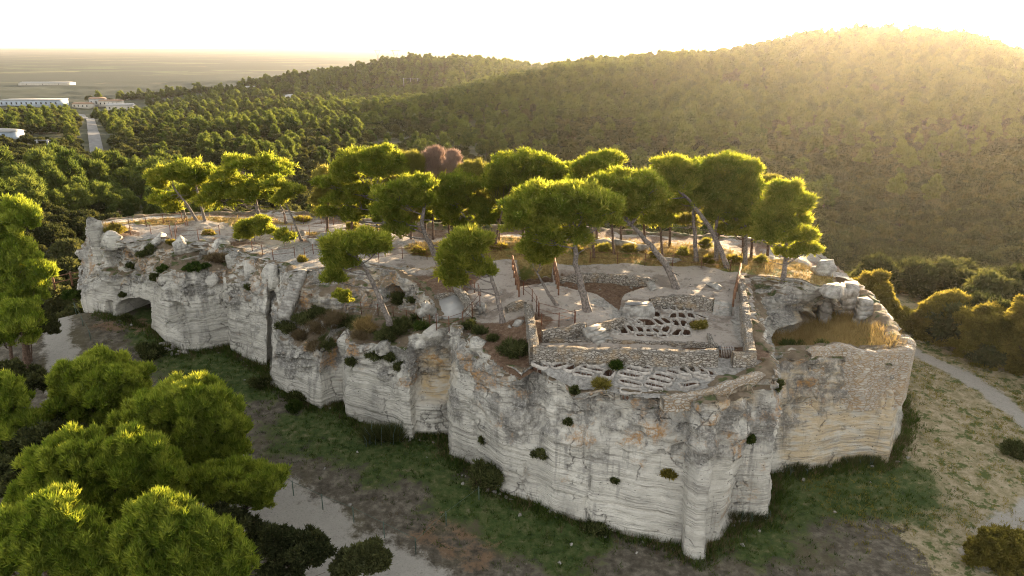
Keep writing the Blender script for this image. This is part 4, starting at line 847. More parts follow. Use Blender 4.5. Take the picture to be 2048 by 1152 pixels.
# plants on the ledge and on the cliff face stand where a sight line meets the rock
from mathutils.bvhtree import BVHTree
_cl = bpy.data.objects['limestone_cliff'].data
_co = np.empty(len(_cl.vertices) * 3, np.float32); _cl.vertices.foreach_get('co', _co); _co = _co.reshape(-1, 3)
BV = BVHTree.FromPolygons([Vector(c) for c in _co], [tuple(p.vertices) for p in _cl.polygons])
def hit(u, v):
    loc, n, i, d = BV.ray_cast(Vector((0, 0, H)), Vector(ray(u, v)).normalized())
    return np.array(loc) if loc is not None else None
def ledge_plants():
    spec = [(575, 655, 22, 14, 'bush', 'dark bushy shrub at the left end of the ledge'), (600, 672, 20, 14, 'drydark', 'brown withered shrub at the left end of the ledge above the white block'),
        (610, 640, 22, 13, 'bush', 'dark green shrub on the ledge below the rock stair'), (632, 625, 24, 13, 'bush', 'dark green shrub high on the ledge, beside the stair landing'),
        (640, 660, 26, 16, 'drydark', 'large brown dry tussock in the middle of the ledge'), (655, 690, 18, 18, 'bush', 'dense dark shrub at the ledge edge left of the rock turret'), (630, 695, 14, 10, 'drydark', 'dry tussock on the brink of the white block'),
        (665, 640, 24, 14, 'drydark', 'pale brown tussock on the upper ledge'), (690, 645, 22, 14, 'bush', 'dark shrub on the ledge above the rock turret'), (712, 650, 22, 13, 'bush', 'dark shrub right of the one above the rock turret'),
        (735, 655, 24, 20, 'dry', 'straw coloured tall tussock leaning on the ledge'), (722, 675, 16, 10, 'drydark', 'low brown tussock right of the rock turret'),
        (775, 670, 28, 20, 'bush', 'biggest dark shrub on the ledge below the swept pine'), (800, 660, 26, 18, 'bush', 'dark shrub on the ledge, right of the biggest one'), (825, 645, 20, 14, 'bush', 'dark shrub below the rope railing'),
        (845, 655, 14, 9, 'grass', 'olive green shrub near the ramp railing'), (800, 600, 26, 12, 'bush', 'dark shrub in front of the arched doorway'), (825, 600, 18, 10, 'bush', 'dark shrub right of the arched doorway'),
        (755, 712, 18, 7, 'bush', 'shrub in the hollow of the cliff below the ledge'), (780, 716, 10, 6, 'bush', 'small shrub right in the hollow of the cliff'), (800, 735, 10, 6, 'bush', 'little shrub in the lower hollow of the cliff face'), (702, 725, 7, 9, 'bush', 'narrow shrub in the crack under the rock turret')]
    face = [(1082, 910, 17, 13, 'bush', 'shrub growing out of the big front wall, left part'), (1232, 962, 7, 5, 'bush', 'tiny shrub on the front wall between the two bigger ones'), (1335, 948, 14, 7, 'olive', 'rusty green plant in a crack of the front wall'),
        (1150, 782, 6, 8, 'bush', 'small shrub hanging from the rim above the front wall corner'), (965, 880, 10, 7, 'bush', 'shrub in the crack left of the front wall'), (285, 510, 12, 7, 'bush', 'shrub on the upper left cliff between the niches'),
        (325, 540, 13, 9, 'grass', 'green shrub in the cleft of the left cliff'), (310, 555, 9, 10, 'bush', 'dark shrub lower in the cleft of the left cliff'), (265, 533, 11, 7, 'bush', 'shrub on the left cliff above the cave'),
        (300, 500, 10, 18, 'bush', 'dark hanging growth in the vertical cleft of the left cliff'), (395, 535, 24, 8, 'grass', 'green patch of low plants in the open alcove'), (435, 520, 24, 10, 'drydark', 'brown dry scrub right of the open alcove'),
        (500, 575, 7, 7, 'bush', 'small dark plant on the cliff right of the alcove'), (345, 485, 10, 6, 'olive', 'yellow plant in the notch near the left railings'), (248, 590, 8, 5, 'bush', 'small dark plant above the cave mouth'),
        (1553, 770, 7, 22, 'bush', 'dark upright plant in the notch between the two bastions'), (1500, 880, 5, 10, 'grass', 'thin green plant in the right hand crack of the front wall'), (1135, 845, 5, 4, 'bush', 'tiny tuft high on the front wall')]
    for L, g, kk in ((spec, 'shrubs on the ledge of the cliff', {}), (face, LG, dict(ln=.2, rc=.16, n=30))):
        for u, v, ru, rv, mat, lab in L:
            p = hit(u, v + rv * .4)
            if p is None: continue
            dryk = dict(ln=.42, wd=.03, up=1.0) if mat in ('dry', 'drydark') else {}
            shrub('dry_shrub' if mat in ('dry', 'drydark') else 'shrub', lab, p, ru, rv, mat, g, **{**kk, **dryk})
ledge_plants()

# ------------------------------------------------------------------ walls, stairs, graves, railings
def wall(name, label, pts, z0, z1, th, mat='wall', group=None, rag=.08, cat='stone wall'):
    """dry stone wall along pts (x, y); z0, z1 per point or constant"""
    pts = np.array([p[:2] for p in pts], float); n = len(pts)
    z0 = np.broadcast_to(np.asarray(z0, float), (n,)); z1 = np.broadcast_to(np.asarray(z1, float), (n,))
    s = np.r_[0, np.cumsum(np.linalg.norm(np.diff(pts, axis=0), axis=1))]; S = np.arange(0, s[-1] + .12, s[-1] / max(2, int(s[-1] / .16)))
    X, Y = np.interp(S, s, pts[:, 0]), np.interp(S, s, pts[:, 1]); A, B = np.interp(S, s, z0), np.interp(S, s, z1)
    tg = np.stack([np.gradient(X), np.gradient(Y)], 1); tg /= np.linalg.norm(tg, axis=1)[:, None] + 1e-9; N = np.stack([tg[:, 1], -tg[:, 0]], 1)
    sd = rng.integers(1000); top = B + rag * np.round(2.5 * fbm(S * 1.1, 0 * S, 0 * S + sd, 3, 71)) / 2.5
    prof = [(1, f) for f in np.linspace(0, 1, 9)] + [(.55, 1.02), (0, 1.03), (-.55, 1.02)] + [(-1, f) for f in np.linspace(1, 0, 5)]
    V, U = [], []
    for (e, f) in prof:
        z = A + (top - A) * f; o = th / 2 * e + .035 * fbm(S * 2.2, z * 3, 0 * S + e * 9 + sd, 3, 72)
        V.append(np.stack([X + N[:, 0] * o, Y + N[:, 1] * o, z + (.03 * fbm(S * 3, 0 * S + e, 0 * S, 2, 73) if f >= 1 else 0)], 1)); U.append(np.stack([S, (z - A) if f <= 1 else 5 + e * th / 2 + 0 * S], 1))
    nr, ns = len(prof), len(S); V = np.concatenate(V); U = np.concatenate(U); Fc = grid_faces(nr, ns)[:, ::-1]
    caps = [[k * ns for k in range(nr)], [k * ns + ns - 1 for k in range(nr)][::-1]]
    me = mesh(name, V, [Fc] + [np.array([c]) for c in caps], M[mat], False)
    uv = me.uv_layers.new(name='UVMap'); li = np.empty(len(me.loops), np.int32); me.loops.foreach_get('vertex_index', li); uv.data.foreach_set('uv', U[li].astype(np.float32).ravel())
    o = obj(name, me, label=label, category=cat)
    if group: o['group'] = group
    return o
def W(z, *uv): return [atz(u, v, z) for u, v in uv]
WG = 'dry stone walls of the tomb court'
wall('stone_wall', 'long front wall of the tomb court, facing the lower graves', W(10.75, (1066, 693), (1180, 697), (1300, 700), (1436, 702)), 9.2, 10.75, .6, group=WG)
wall('stone_wall', 'short pier of wall right of the slatted gate', W(10.75, (1466, 703), (1512, 704)), 9.2, 10.75, .6, group=WG)
wall('stone_wall', 'left wall of the tomb court running back beside the terrace railing', W(10.95, (1070, 690), (1062, 650), (1056, 612)), [9.5, 10.1, 10.5], [10.75, 11.0, 11.1], .65, group=WG)
wall('stone_wall', 'right wall of the tomb court with pale broad top, running from the gate pier to the rear steps', W(11.0, (1503, 695), (1495, 650), (1488, 612)), 9.6, [10.8, 11.05, 11.25], .6, group=WG)
wall('stone_wall', 'rear part of the right court wall, rough and unlevelled, beside the timber railing', W(11.3, (1490, 605), (1484, 575), (1480, 553)), 10.2, [11.2, 11.4, 11.4], .5, rag=.16, group=WG)
wall('stone_wall', 'low retaining wall under the near terrace, left of the court steps', W(10.9, (1084, 660), (1130, 656), (1160, 648), (1172, 650)), 9.9, 10.88, .35, group=WG)
wall('stone_wall', 'retaining wall bounding the tomb rows on the left, right of the court steps', W(10.85, (1190, 648), (1215, 640), (1246, 632)), 9.9, 10.7, .35, group=WG)
wall('stone_wall', 'retaining wall below the path, behind the back row of graves', W(11.0, (1300, 592), (1345, 590), (1395, 594), (1428, 600)), 9.9, [10.9, 11.0, 11.05, 11.05], .4, rag=.1, group=WG)
wall('stone_wall', 'old wall along the excavated hollow below the path', W(11.25, (1112, 548), (1180, 545), (1240, 549), (1316, 556)), 10.2, [11.1, 11.2, 11.25, 11.2], .4, rag=.1, group=WG)
wall('stone_wall', 'low kerb of stones along the inside of the front court wall', W(10.2, (1098, 682), (1160, 681), (1260, 684), (1420, 688)), 9.95, 10.28, .25, rag=.05, group=WG)
wall('stone_wall', 'rough rounded wall of rubble left of the near terrace', W(10.9, (1012, 608), (1030, 605), (1050, 600)), 9.7, [10.7, 10.9, 10.8], .5, rag=.12, group=WG)
wall('stone_wall', 'rough wall along the left edge of the sunken path by the ramp', W(10.9, (912, 568), (930, 590), (950, 612)), 9.6, [10.9, 10.9, 10.6], .5, group=WG)
wall('stone_wall', 'curved remnant of masonry on the front rim of the rock', W(9.9, (1325, 792), (1380, 788), (1430, 778), (1480, 762), (1522, 745)), 9.0, [9.65, 9.85, 9.95, 10.0, 9.95], .7, 'wall_warm', 'masonry on the rim of the rock', rag=.1)
wall('stone_wall', 'curved stone lining beside the gate inside the court', W(10.3, (1418, 668), (1422, 682), (1434, 695)), 9.9, 10.35, .3, rag=.04, group=WG)
# masonry shell over the right bastion
mw = [s for s in ST if 1550 < proj(s[3])[0] < 1816 and s[3][1] < 50 and s[3][2] < 9.4]
wall('stone_wall', 'tall curved masonry wall topping the right hand bastion, ochre joints', [s[1] * .25 + s[3] * .75 + np.array([0, -.15, 0]) for s in mw[:8]], [s[0][2] + .50 * (s[3][2] - s[0][2]) for s in mw[:8]], [s[3][2] + .1 for s in mw[:8]], .9, 'wall_warm', 'masonry on the rim of the rock', rag=.12)
pr = top_pt(1722, 650, 9, court_z); b = MB()
for k in range(5): b.box(pr + [rng.uniform(-.05, .05), 0, .3 + k * .42], (1.15 - .06 * k, .9, .44), rng.uniform(-.1, .1), .95, .04)
obj('stone_pillar', b.mesh('stone_pillar', M['stone']), label='broken stone pillar on the right rim of the ruin, weeds on its top', category='pillar')
# ruined arch: two legs and a thick lintel of rock
a1, a2 = top_pt(1652, 648, 7.6, court_z), top_pt(1694, 632, 8.2, court_z); b = MB()
for p, wdt in ((a1, .7), (a2, 1.3)):
    for k in range(4): b.box(p + [0, .6, .2 + k * .5], (wdt, 1.2, .54), rng.uniform(-.12, .12), .97, .07)
for f in np.linspace(-.25, 1.2, 6):
    p = a1 + (a2 - a1) * f; b.box(p + [0, .7, 2.35 - .25 * f + rng.uniform(-.06, .06)], (1.15, 1.7, .75), rng.uniform(-.2, .2) - .3, .9, .12)
obj('stone_arch', b.mesh('stone_arch', M['stone'], False), label='ruined rock arch with an opening, at the right end of the layered rock', category='arch')

def steps(name, label, p0, p1, width, n, mat='stone'):
    p0, p1 = np.asarray(p0, float), np.asarray(p1, float); d = p1 - p0; an = math.atan2(d[1], d[0]); L = math.hypot(d[0], d[1]); b = MB()
    for k in range(n):
        f = (k + .5) / n; z1 = p0[2] + d[2] * (k + 1) / n; h = d[2] / n + .35
        b.box([p0[0] + d[0] * f, p0[1] + d[1] * f, z1 - h / 2], (L / n * 1.08, width * rng.uniform(.94, 1.05), h), an + rng.uniform(-.03, .03), .98, .025)
    return obj(name, b.mesh(name, M[mat]), label=label, category='stairs')
steps('stone_stairs', 'wide stone steps in the right rear corner of the tomb court', atz(1443, 631, ZC), atz(1447, 602, 11.05), 1.35, 5)
steps('stone_stairs', 'stone steps from the near terrace down to the tomb rows', atz(1212, 686, ZC), atz(1180, 652, 10.85), 1.5, 4)
ps, pe = np.array([-18.95, 53.9, 7.9]), np.array([-18.0, 56.6, 11.05])
steps('stone_stairs', 'steep narrow rock cut stair climbing the left cliff', ps + [0, -.55, .1], pe + [0, -.45, .1], 1.2, 15)
steps('stone_stairs', 'shallow stone steps beside the railing below the terrace', atz(925, 640, 9.7) + [0, 0, -.1], atz(965, 605, 10.75), 1.0, 6)
# graves cut in the rock: each a stone rim and basin
def tomb(name, label, c, ww, ll, an, z, dep, group):
    c = np.array(c, float); root = empty(name, (c[0], c[1], z), label=label, category='grave', group=group)
    m = 22; t = np.linspace(0, 2 * math.pi, m, endpoint=False)
    def ring(k, dz, jit=.0):
        a = np.sign(np.sin(t)) * np.abs(np.sin(t)) ** .55 * ll / 2 * (1 + k / ll * 2); bb = np.sign(np.cos(t)) * np.abs(np.cos(t)) ** .6 * ww / 2 * (1 + k / ww * 2) * (1 - .16 * np.sin(t))
        j = jit * rng.normal(size=m)
        return np.stack([c[0] + (a + j) * math.sin(an) + (bb + j) * math.cos(an), c[1] + (a + j) * math.cos(an) - (bb + j) * math.sin(an), np.full(m, z + dz) + jit * .7 * rng.normal(size=m)], 1)
    R_ = [ring(.10, -.12), ring(.085, .05, .03), ring(.04, .11, .03), ring(.0, .08, .02), ring(-.008, -.05)]
    def sheet(R_): return np.concatenate(R_), np.array([(i * m + j, i * m + (j + 1) % m, (i + 1) * m + (j + 1) % m, (i + 1) * m + j) for i in range(len(R_) - 1) for j in range(m)])
    V, Q = sheet(R_); obj('rim', mesh('rim', V, Q, M['tomb']), root)
    V, Q = sheet([ring(-.006, -.045), ring(-.02, -dep * .6, .01), ring(-.05, -dep + .02)]); n0 = len(V)
    obj('basin', mesh('basin', np.r_[V, [[c[0], c[1], z - dep + .04]]], [Q, np.array([(2 * m + j, 2 * m + (j + 1) % m, n0) for j in range(m)])], M['tombin']), root)
RN = dict(b='back row', c='second row from the back', d='middle row', e='far left row', f='long front row', g='very front row')
cnt = {}
for (c, ww, ll, an, row) in sorted(UPT, key=lambda t: t[0][0]):
    i = cnt[row] = cnt.get(row, 0) + 1
    lab = 'large square stone basin among the graves of the upper court' if ww > 1 else '%s grave from the left in the %s of the upper court' % (ORD[i - 1], RN[row])
    tomb('rock_tomb', lab, c, ww, ll, an, ZC, .74, 'rock cut graves in the upper court')
i = 0
for (c, ww, ll, an, row) in sorted(LOWT, key=lambda t: t[0][0]):
    if row == 'long': i += 1; lab = '%s long slot grave from the left on the lower terrace' % ORD[i - 1]
    elif row == 'round': lab = 'short oval grave set upright among the long slots of the lower terrace'
    else: cnt['s'] = cnt.get('s', 0) + 1; lab = '%s short grave from the left in the row below the gate' % ORD[cnt['s'] - 1]
    tomb('rock_tomb', lab, c, ww * 1.12, ll, an, float(zl(c[1])), .5, 'rock cut graves on the lower terrace')
# railings
def railing(label, pts, h=1.0, mat='rust', step=2.0, rails=(.5, .97), name='railing', pr=.034, rr=.017, group='rusty railings on the rock', fz=plateau_z):
    P = []
    for p in pts:
        p = np.asarray(p, float); P.append(p if len(p) == 3 else np.array([p[0], p[1], float(fz(np.array([p[0]]), np.array([p[1]]))[0])]))
    P = np.array(P); s = np.r_[0, np.cumsum(np.linalg.norm(np.diff(P, axis=0), axis=1))]; n = max(2, int(round(s[-1] / step)) + 1)
    S = np.linspace(0, s[-1], n); Q = np.stack([np.interp(S, s, P[:, a]) for a in range(3)], 1)
    root = empty(name, Q[0], label=label, category='railing', group=group)
    b = MB()
    for r in rails: b.tube(Q + [0, 0, h * r], rr, 5)
    obj('rails', b.mesh('rails', M[mat], True), root)
    for q in Q:
        b = MB(); b.tube([q - [0, 0, .25], q + [0, 0, h * .6], q + [0, 0, h + .05]], pr, 6); obj('post', b.mesh('post', M[mat], True), root)
def PX(z, *uv): return [tp(u, v, z) for u, v in uv]
railing('short railing on the near terrace in front of the small leaning pine', PX(10.9, (1084, 660), (1077, 632), (1150, 652), (1150, 652))[1:3] + [], 1.05)
railing('railing along the left edge of the near terrace', PX(10.9, (1047, 590), (1070, 610), (1078, 634)), 1.05, step=1.3)
railing('railing at the front corner of the near terrace above the retaining wall', PX(10.9, (1083, 656), (1112, 655), (1149, 648)), 1.05, step=1.6)
railing('long railing on the outer edge of the path at the far left', PX(11.5, (228, 462), (270, 456), (320, 448), (365, 444)), 1.0)
railing('second long railing across the left plateau, nearer than the outer one', PX(11.3, (262, 470), (300, 470), (345, 460), (372, 452)), 1.0)
railing('railing on the brink above the open alcove', PX(11.1, (345, 482), (385, 482), (405, 478), (440, 470)), 1.0)
railing('railing stepping down the slope between the two left railings', PX(11.2, (352, 478), (354, 462), (376, 452)), 1.0)
railing('railing beside the head of the rock stair, left part', PX(10.9, (505, 502), (548, 520), (590, 515)), .95, step=1.7)
railing('railing right of the head of the rock stair', PX(10.9, (610, 517), (628, 508), (690, 512)), .95, step=1.6)
railing('railing on the near side of the pale path left of the tall dense pine', PX(11.3, (548, 470), (610, 470), (670, 475), (720, 478)), 1.0)
railing('railing on the far side of the pale path, against the valley', PX(11.6, (570, 448), (640, 448), (700, 455), (745, 466)), 1.05)
railing('railing along the path behind the cliff recess', PX(11.0, (758, 525), (800, 517), (850, 518), (900, 522)), 1.0)
railing('railing along the sunlit grass at the back of the path, left half', PX(11.3, (930, 508), (985, 512), (1040, 522), (1110, 528)), 1.0)
railing('railing along the sunlit grass at the back of the path, right half', PX(11.3, (1180, 526), (1250, 528), (1340, 532), (1460, 543)), 1.0, step=2.4)
railing('dark railing round the grey concrete ramp platform', [atz(873, 655, 9.6), atz(903, 662, 9.7), atz(922, 655, 9.8), atz(945, 632, 10.2), atz(960, 612, 10.6)], 1.05, step=1.4)
railing('rope railing along the ledge below the arched doorway', [p for p in [hit(u, v) for u, v in ((692, 622), (730, 628), (765, 632), (800, 640), (835, 650), (860, 655))] if p is not None], 1.0, step=1.6)
railing('railing beside the path above the ramp', PX(10.9, (942, 580), (960, 595), (962, 605)), 1.0, step=1.3)
railing('low railing at the foot of the rock stair', [p for p in [hit(u, v) for u, v in ((590, 600), (606, 604), (625, 610))] if p is not None], .95, step=1.3)
def board_fence(label, a, b_, h, n):
    a, b_ = np.asarray(a), np.asarray(b_); root = empty('timber_fence', a, label=label, category='fence', group='rusty timber fences on the rock')
    for f in np.linspace(0, 1, n):
        q = a + (b_ - a) * f; b = MB(); b.box(q + [0, 0, h / 2 - .1], (.12, .12, h + .2), 0, 1, .01); obj('post', b.mesh('post', M['corten']), root)
    for zz in (.35, .75, .98):
        b = MB(); d = b_ - a; b.tube([a + [0, 0, h * zz], (a + b_) / 2 + [0, 0, h * zz], b_ + [0, 0, h * zz]], .07, 4); obj('board', b.mesh('board', M['corten']), root)
board_fence('rusty timber fence rising along the right side of the sunken path', tp(1038, 595, 10.8), tp(1025, 540, 11.1), 1.3, 5)
board_fence('dark rusty timber fence beside the excavated hollow', tp(1117, 590, 10.9), tp(1108, 545, 11.1), 1.4, 5)
board_fence('orange timber railing at the right rear corner of the tomb court', atz(1466, 608, 11.0), atz(1480, 552, 11.15), 1.1, 5)
# slatted gate in the front wall
ga, gb = atz(1441, 720, 9.55), atz(1464, 720, 9.55); root = empty('slatted_gate', ga, label='pale slatted wooden gate in the front wall of the tomb court', category='gate')
for f in np.linspace(0, 1, 8):
    b = MB(); b.box(ga + (gb - ga) * f + [0, -.05, .58], (.055, .03, .95)); obj('slat', b.mesh('slat', M['wood']), root)
for zz in (.25, .9):
    b = MB(); b.box((ga + gb) / 2 + [0, 0, zz], (np.linalg.norm(gb - ga) + .1, .05, .09)); obj('rail', b.mesh('rail', M['rust']), root)
# grey concrete ramp with its stone cheeks
q = [atz(871, 602, 10.15), atz(908, 590, 10.45), atz(940, 606, 10.3), atz(922, 630, 9.75), atz(876, 630, 9.7)]; qq = np.array(q); A_ = np.c_[qq[:, :2], np.ones(5)]
qq[:, 2] = A_ @ np.linalg.lstsq(A_, qq[:, 2], rcond=None)[0]; q = list(qq); b = MB(); b.add(np.r_[qq, qq - [0, 0, .8]], T=[(0, 2, 1), (0, 3, 2), (0, 4, 3)], Q=[(i, (i + 1) % 5, 5 + (i + 1) % 5, 5 + i) for i in range(5)])
obj('concrete_ramp', b.mesh('concrete_ramp', M['concrete']), label='smooth grey concrete ramp slab left of the twin stemmed pine', category='ramp')
wall('stone_wall', 'stone cheek along the back of the concrete ramp', [q[0] + [-.1, .2, 0], q[1] + [0, .25, 0]], 9.4, 10.6, .35, 'wall', WG)
wall('stone_wall', 'pale stone cheek on the right of the concrete ramp', [q[3] + [.25, 0, 0], q[2] + [.3, 0, 0]], 9.3, [10.2, 10.5], .3, 'wall_warm', WG)
sl = [atz(1256, 603, 10.75), atz(1302, 605, 10.75), atz(1310, 622, 10.6), atz(1244, 620, 10.6)]; b = MB(); qq = np.array(sl)
b.add(np.r_[qq + [0, 0, .1], qq - [0, 0, .6]], Q=[(0, 3, 2, 1)] + [(i, (i + 1) % 4, 4 + (i + 1) % 4, 4 + i) for i in range(4)])
obj('stone_platform', b.mesh('stone_platform', M['stone']), label='rough paved stone platform behind the left graves of the upper court', category='platform')
p = atz(1272, 606, 10.9); b = MB(); b.box(p + [0, 0, -.03], (1.6, .5, .06)); obj('iron_grate', b.mesh('iron_grate', M['steel']), label='grey iron grate lying on the rough stone platform', category='grate')
p = atz(1452, 697, 10.15); b = MB(); b.box(p + [0, 0, .05], (1.0, .5, .06)); obj('metal_plate', b.mesh('metal_plate', M['steel']), label='dark flat plate on the ground just inside the slatted gate', category='plate')
def crag(label, u, v, r, sinkf=.5, p=None):
    p = (aty(191, 482, 66.2) if u == 193 else hit(u, v)) if p is None else p
    if p is not None: stone('rock_crag', label, p - np.array([0, -.2, r[2] * sinkf]), r, 'rock', 'crags along the cliff edge', sub=3)
# boulders and rubble: each one a stone
def stone(name, label, p, r, mat='stone', group=None, cat='rock', sub=3, squash=.7):
    import bmesh
    bm = bmesh.new()
    for q in unit(11 if sub < 3 else 16): bm.verts.new(q * rng.uniform(.8, 1.05))
    h = bmesh.ops.convex_hull(bm, input=bm.verts[:]); bmesh.ops.delete(bm, geom=[g for g in h['geom_interior'] if isinstance(g, bmesh.types.BMVert)], context='VERTS')
    bmesh.ops.bevel(bm, geom=bm.edges[:], offset=.10, segments=2, affect='EDGES', clamp_overlap=True); bmesh.ops.triangulate(bm, faces=bm.faces[:])
    if sub > 2: bmesh.ops.subdivide_edges(bm, edges=bm.edges[:], cuts=2, use_grid_fill=True); bmesh.ops.triangulate(bm, faces=bm.faces[:])
    bm.verts.index_update(); V = np.array([v.co[:] for v in bm.verts]); Fc = np.array([[v.index for v in f.verts] for f in bm.faces]); bm.free()
    s = rng.uniform(0, 90); V = V * (1 + .10 * fbm(V[:, 0] * 2 + s, V[:, 1] * 2, V[:, 2] * 3.5, 4, 81))[:, None]
    V = V * np.array(r if np.ndim(r) else (r, r * rng.uniform(.7, 1.1), r * squash)); a = rng.uniform(0, 6); V[:, :2] = V[:, :2] @ np.array([[math.cos(a), -math.sin(a)], [math.sin(a), math.cos(a)]])
    p = np.asarray(p, float); me_ = mesh(name, V, Fc, M[mat], False)
    if mat == 'rock':
        for q_, v_ in (('lichen', .4), ('dark', .6), ('veg', 0), ('ochre', 0)): attr(me_, q_, np.full(len(V), v_))
    o = obj(name, me_, label=label, category=cat); o.location = tuple(p + [0, 0, (np.max(V[:, 2])) * .45])
    if group: o['group'] = group
for u, v, r, lab in [(193, 505, (.9, 1.1, 3.2), 'tall pale rock pinnacle at the left end of the cliff'), (222, 478, (1.3, 1.2, 1.2), 'crag right of the tall pinnacle'), (298, 478, (.9, .9, 1.3), 'upright crag between the two upper niches of the left cliff'),
    (322, 480, (1.5, .9, .9), 'flat topped crag at the left railings'), (362, 492, (1.2, 1.0, 1.2), 'crag on the left lip of the open alcove'), (432, 492, (1.4, 1.0, 1.3), 'crag on the right lip of the open alcove'), (470, 520, (1.2, 1.1, 1.2), 'crag right of the brown dry scrub'),
    (500, 535, (1.3, 1.0, 1.5), 'orange stained crag above the middle of the left cliff'), (540, 555, (.9, .9, 1.8), 'crag left of the rock cut stair'), (558, 560, (.7, .8, 2.2), 'slim crag close to the rock cut stair'), (690, 690, (.85, .8, 1.3), 'squat rock turret above the middle cliff'),
    (765, 690, (1.6, .8, .6), 'crag on the brink right of the squat turret'), (865, 665, (1.5, 1.0, .9), 'big crag below the concrete ramp'), (955, 690, (1.0, .7, .9), 'crag at the top of the diagonal ridge'), (350, 575, (1.2, .8, 1.0), 'bulging crag above the dark doorway'), (420, 560, (1.1, .8, .9), 'bulging crag below the open alcove')]:
    crag(lab, u, v, r)
for i in range(14):
    u, v = 325 + (i * 37 % 50), 690 + (i * 23 % 20); stone('rubble_stone', 'angular block in the rubble pile at the foot of the left cliff', gpt(u, v), rng.uniform(.25, .6), group='rubble at the left cliff', sub=2)
for i, (u, v) in enumerate(((975, 982), (988, 985), (1000, 990), (1012, 996), (1022, 1000), (1006, 984))):
    stone('rubble_stone', 'white block among the fallen stones behind the big dark round shrub', gpt(u, v), rng.uniform(.15, .32), group='stones at the front cliff', sub=2)
for u, v, z, r, lab in [(1650, 552, 10.6, (1.3, 1.2, 1.1), 'big square boulder at the right end of the plateau'), (1632, 545, 10.8, (.8, .8, .5), 'flat boulder left of the big square one at the plateau end'), (1662, 590, 9.8, (1.2, 1.0, .8), 'boulder below the big square one'),
    (1245, 492, 11.6, (1.6, 1.0, .5), 'flat grey boulder in the sunlit grass left of the curved pine'), (1280, 498, 11.6, (1.0, .8, .4), 'smaller flat boulder right of the flat grey one'), (1205, 488, 11.6, (1.1, .8, .4), 'pale boulder behind the slim trunks in the grass'),
    (1340, 524, 11.4, (1.1, .6, .35), 'low slab of rock in the grass right of the curved pine'), (650, 480, 11.3, (1.6, .9, .6), 'rounded brown boulder below the pale path'), (625, 488, 11.2, (1.0, .8, .5), 'boulder at the foot of the slim leaning pine'), (690, 487, 11.2, (.9, .6, .4), 'grey boulder right of the rounded brown one'),
    (600, 470, 11.4, (.7, .5, .4), 'squarish block at the roadside behind the slim leaning pine'), (960, 545, 11.0, (.8, .6, .45), 'rounded boulder by the bend of the sunken path'), (985, 535, 11.1, (.5, .5, .35), 'pale boulder right of the path bend'),
    (858, 625, 9.4, (.8, .6, .8), 'pale holed boulder left of the concrete ramp'), (845, 630, 9.0, (.6, .5, .5), 'dark boulder left of the pale holed one'), (1038, 648, 10.3, (.7, .4, .3), 'pale stone trough lying left of the court wall'), (1428, 574, 11.1, (1.0, .7, .25), 'low mound of stones on the pale path'),
    (1303, 574, 11.1, (1.2, .4, .3), 'long pale slab lying at the edge of the hollow'), (1470, 645, 10.2, (.6, .4, .25), 'dark flat stone beside the right court wall'), (480, 480, 11.0, (.9, .6, .5), 'grey boulder on the brink left of the young pine')]:
    stone('boulder', lab, tp(u, v, z), r, group='boulders on the rock')
for u, v, lab in [(700, 1010, 'single white stone in the dry grass, the right one of two'), (648, 938, 'single white stone in the dry grass, the left one of two'), (715, 905, 'flat white stone at the edge of the green strip'), (1340, 1096, 'white stone close to the foot of the front buttress'), (1210, 1075, 'white stone below the big front wall'), (1120, 1127, 'pair sized white stone at the bottom edge of the photo'), (1670, 1025, 'white stone in the grass at the right'), (620, 1002, 'small white stone near the wire fence')]:
    stone('field_stone', lab, gpt(u, v), .16, group='loose stones in the grass', sub=2)
FT = np.array([s[0][:2] for s in ST[4:-6]]); FS = np.r_[0, np.cumsum(np.linalg.norm(np.diff(FT, axis=0), axis=1))]
def foot(n, out):
    S = rng.uniform(0, FS[-1], n); X, Y = np.interp(S, FS, FT[:, 0]), np.interp(S, FS, FT[:, 1]); e = .4; tx, ty = np.interp(S + e, FS, FT[:, 0]) - np.interp(S - e, FS, FT[:, 0]), np.interp(S + e, FS, FT[:, 1]) - np.interp(S - e, FS, FT[:, 1]); l = np.hypot(tx, ty) + 1e-6
    q = out * np.abs(rng.normal(size=n)); x, y = X + ty / l * q, Y - tx / l * q; return np.stack([x, y, near_g(x, y)], 1)
for q in foot(60, .9): stone('scree_stone', 'small pale fallen stone lying along the foot of the cliff', q, float(rng.uniform(.07, .22)), group='scree along the cliff foot', sub=2)
for i in range(46):
    u, v = rng.uniform(1000, 1480), rng.uniform(545, 688); q = tp(u, v, 11.0)
    if not any(math.hypot(q[0] - c_[0], q[1] - c_[1]) < 1.0 for c_, *_ in UPT): stone('loose_stone', 'small loose stone lying about the ruins of the upper court', q, float(rng.uniform(.08, .24)), group='loose stones in the ruins', sub=2)
# wire fence at the gravel path, and posts far left
fp = [gpt(u, v) for u, v in ((540, 960), (600, 1000), (653, 1022), (716, 1048), (768, 1075), (832, 1108))]
railing('wire fence of thin green posts along the gravel path', fp, 1.15, 'wire', 2.6, (.98,), 'wire_fence', .035, .014, 'wire fences on the lower ground')
railing('wire fence crossing the grass from the path to the front cliff', [gpt(832, 1108), gpt(893, 1050), gpt(958, 1000)], 1.0, 'wire', 3.2, (.98,), 'wire_fence', .035, .012, 'wire fences on the lower ground')
railing('wire fence climbing the slope below the cave', [gpt(198, 712), gpt(172, 662), gpt(152, 625)], 1.0, 'wire', 3.0, (.98,), 'wire_fence', .035, .012, 'wire fences on the lower ground')
railing('dark wooden fence on the meadow behind the tall golden pine', [gpt(110, 575), gpt(140, 568), gpt(178, 562)], 1.3, 'corten', 1.6, (.4, .9), 'meadow_fence', .1, .05, 'wire fences on the lower ground')

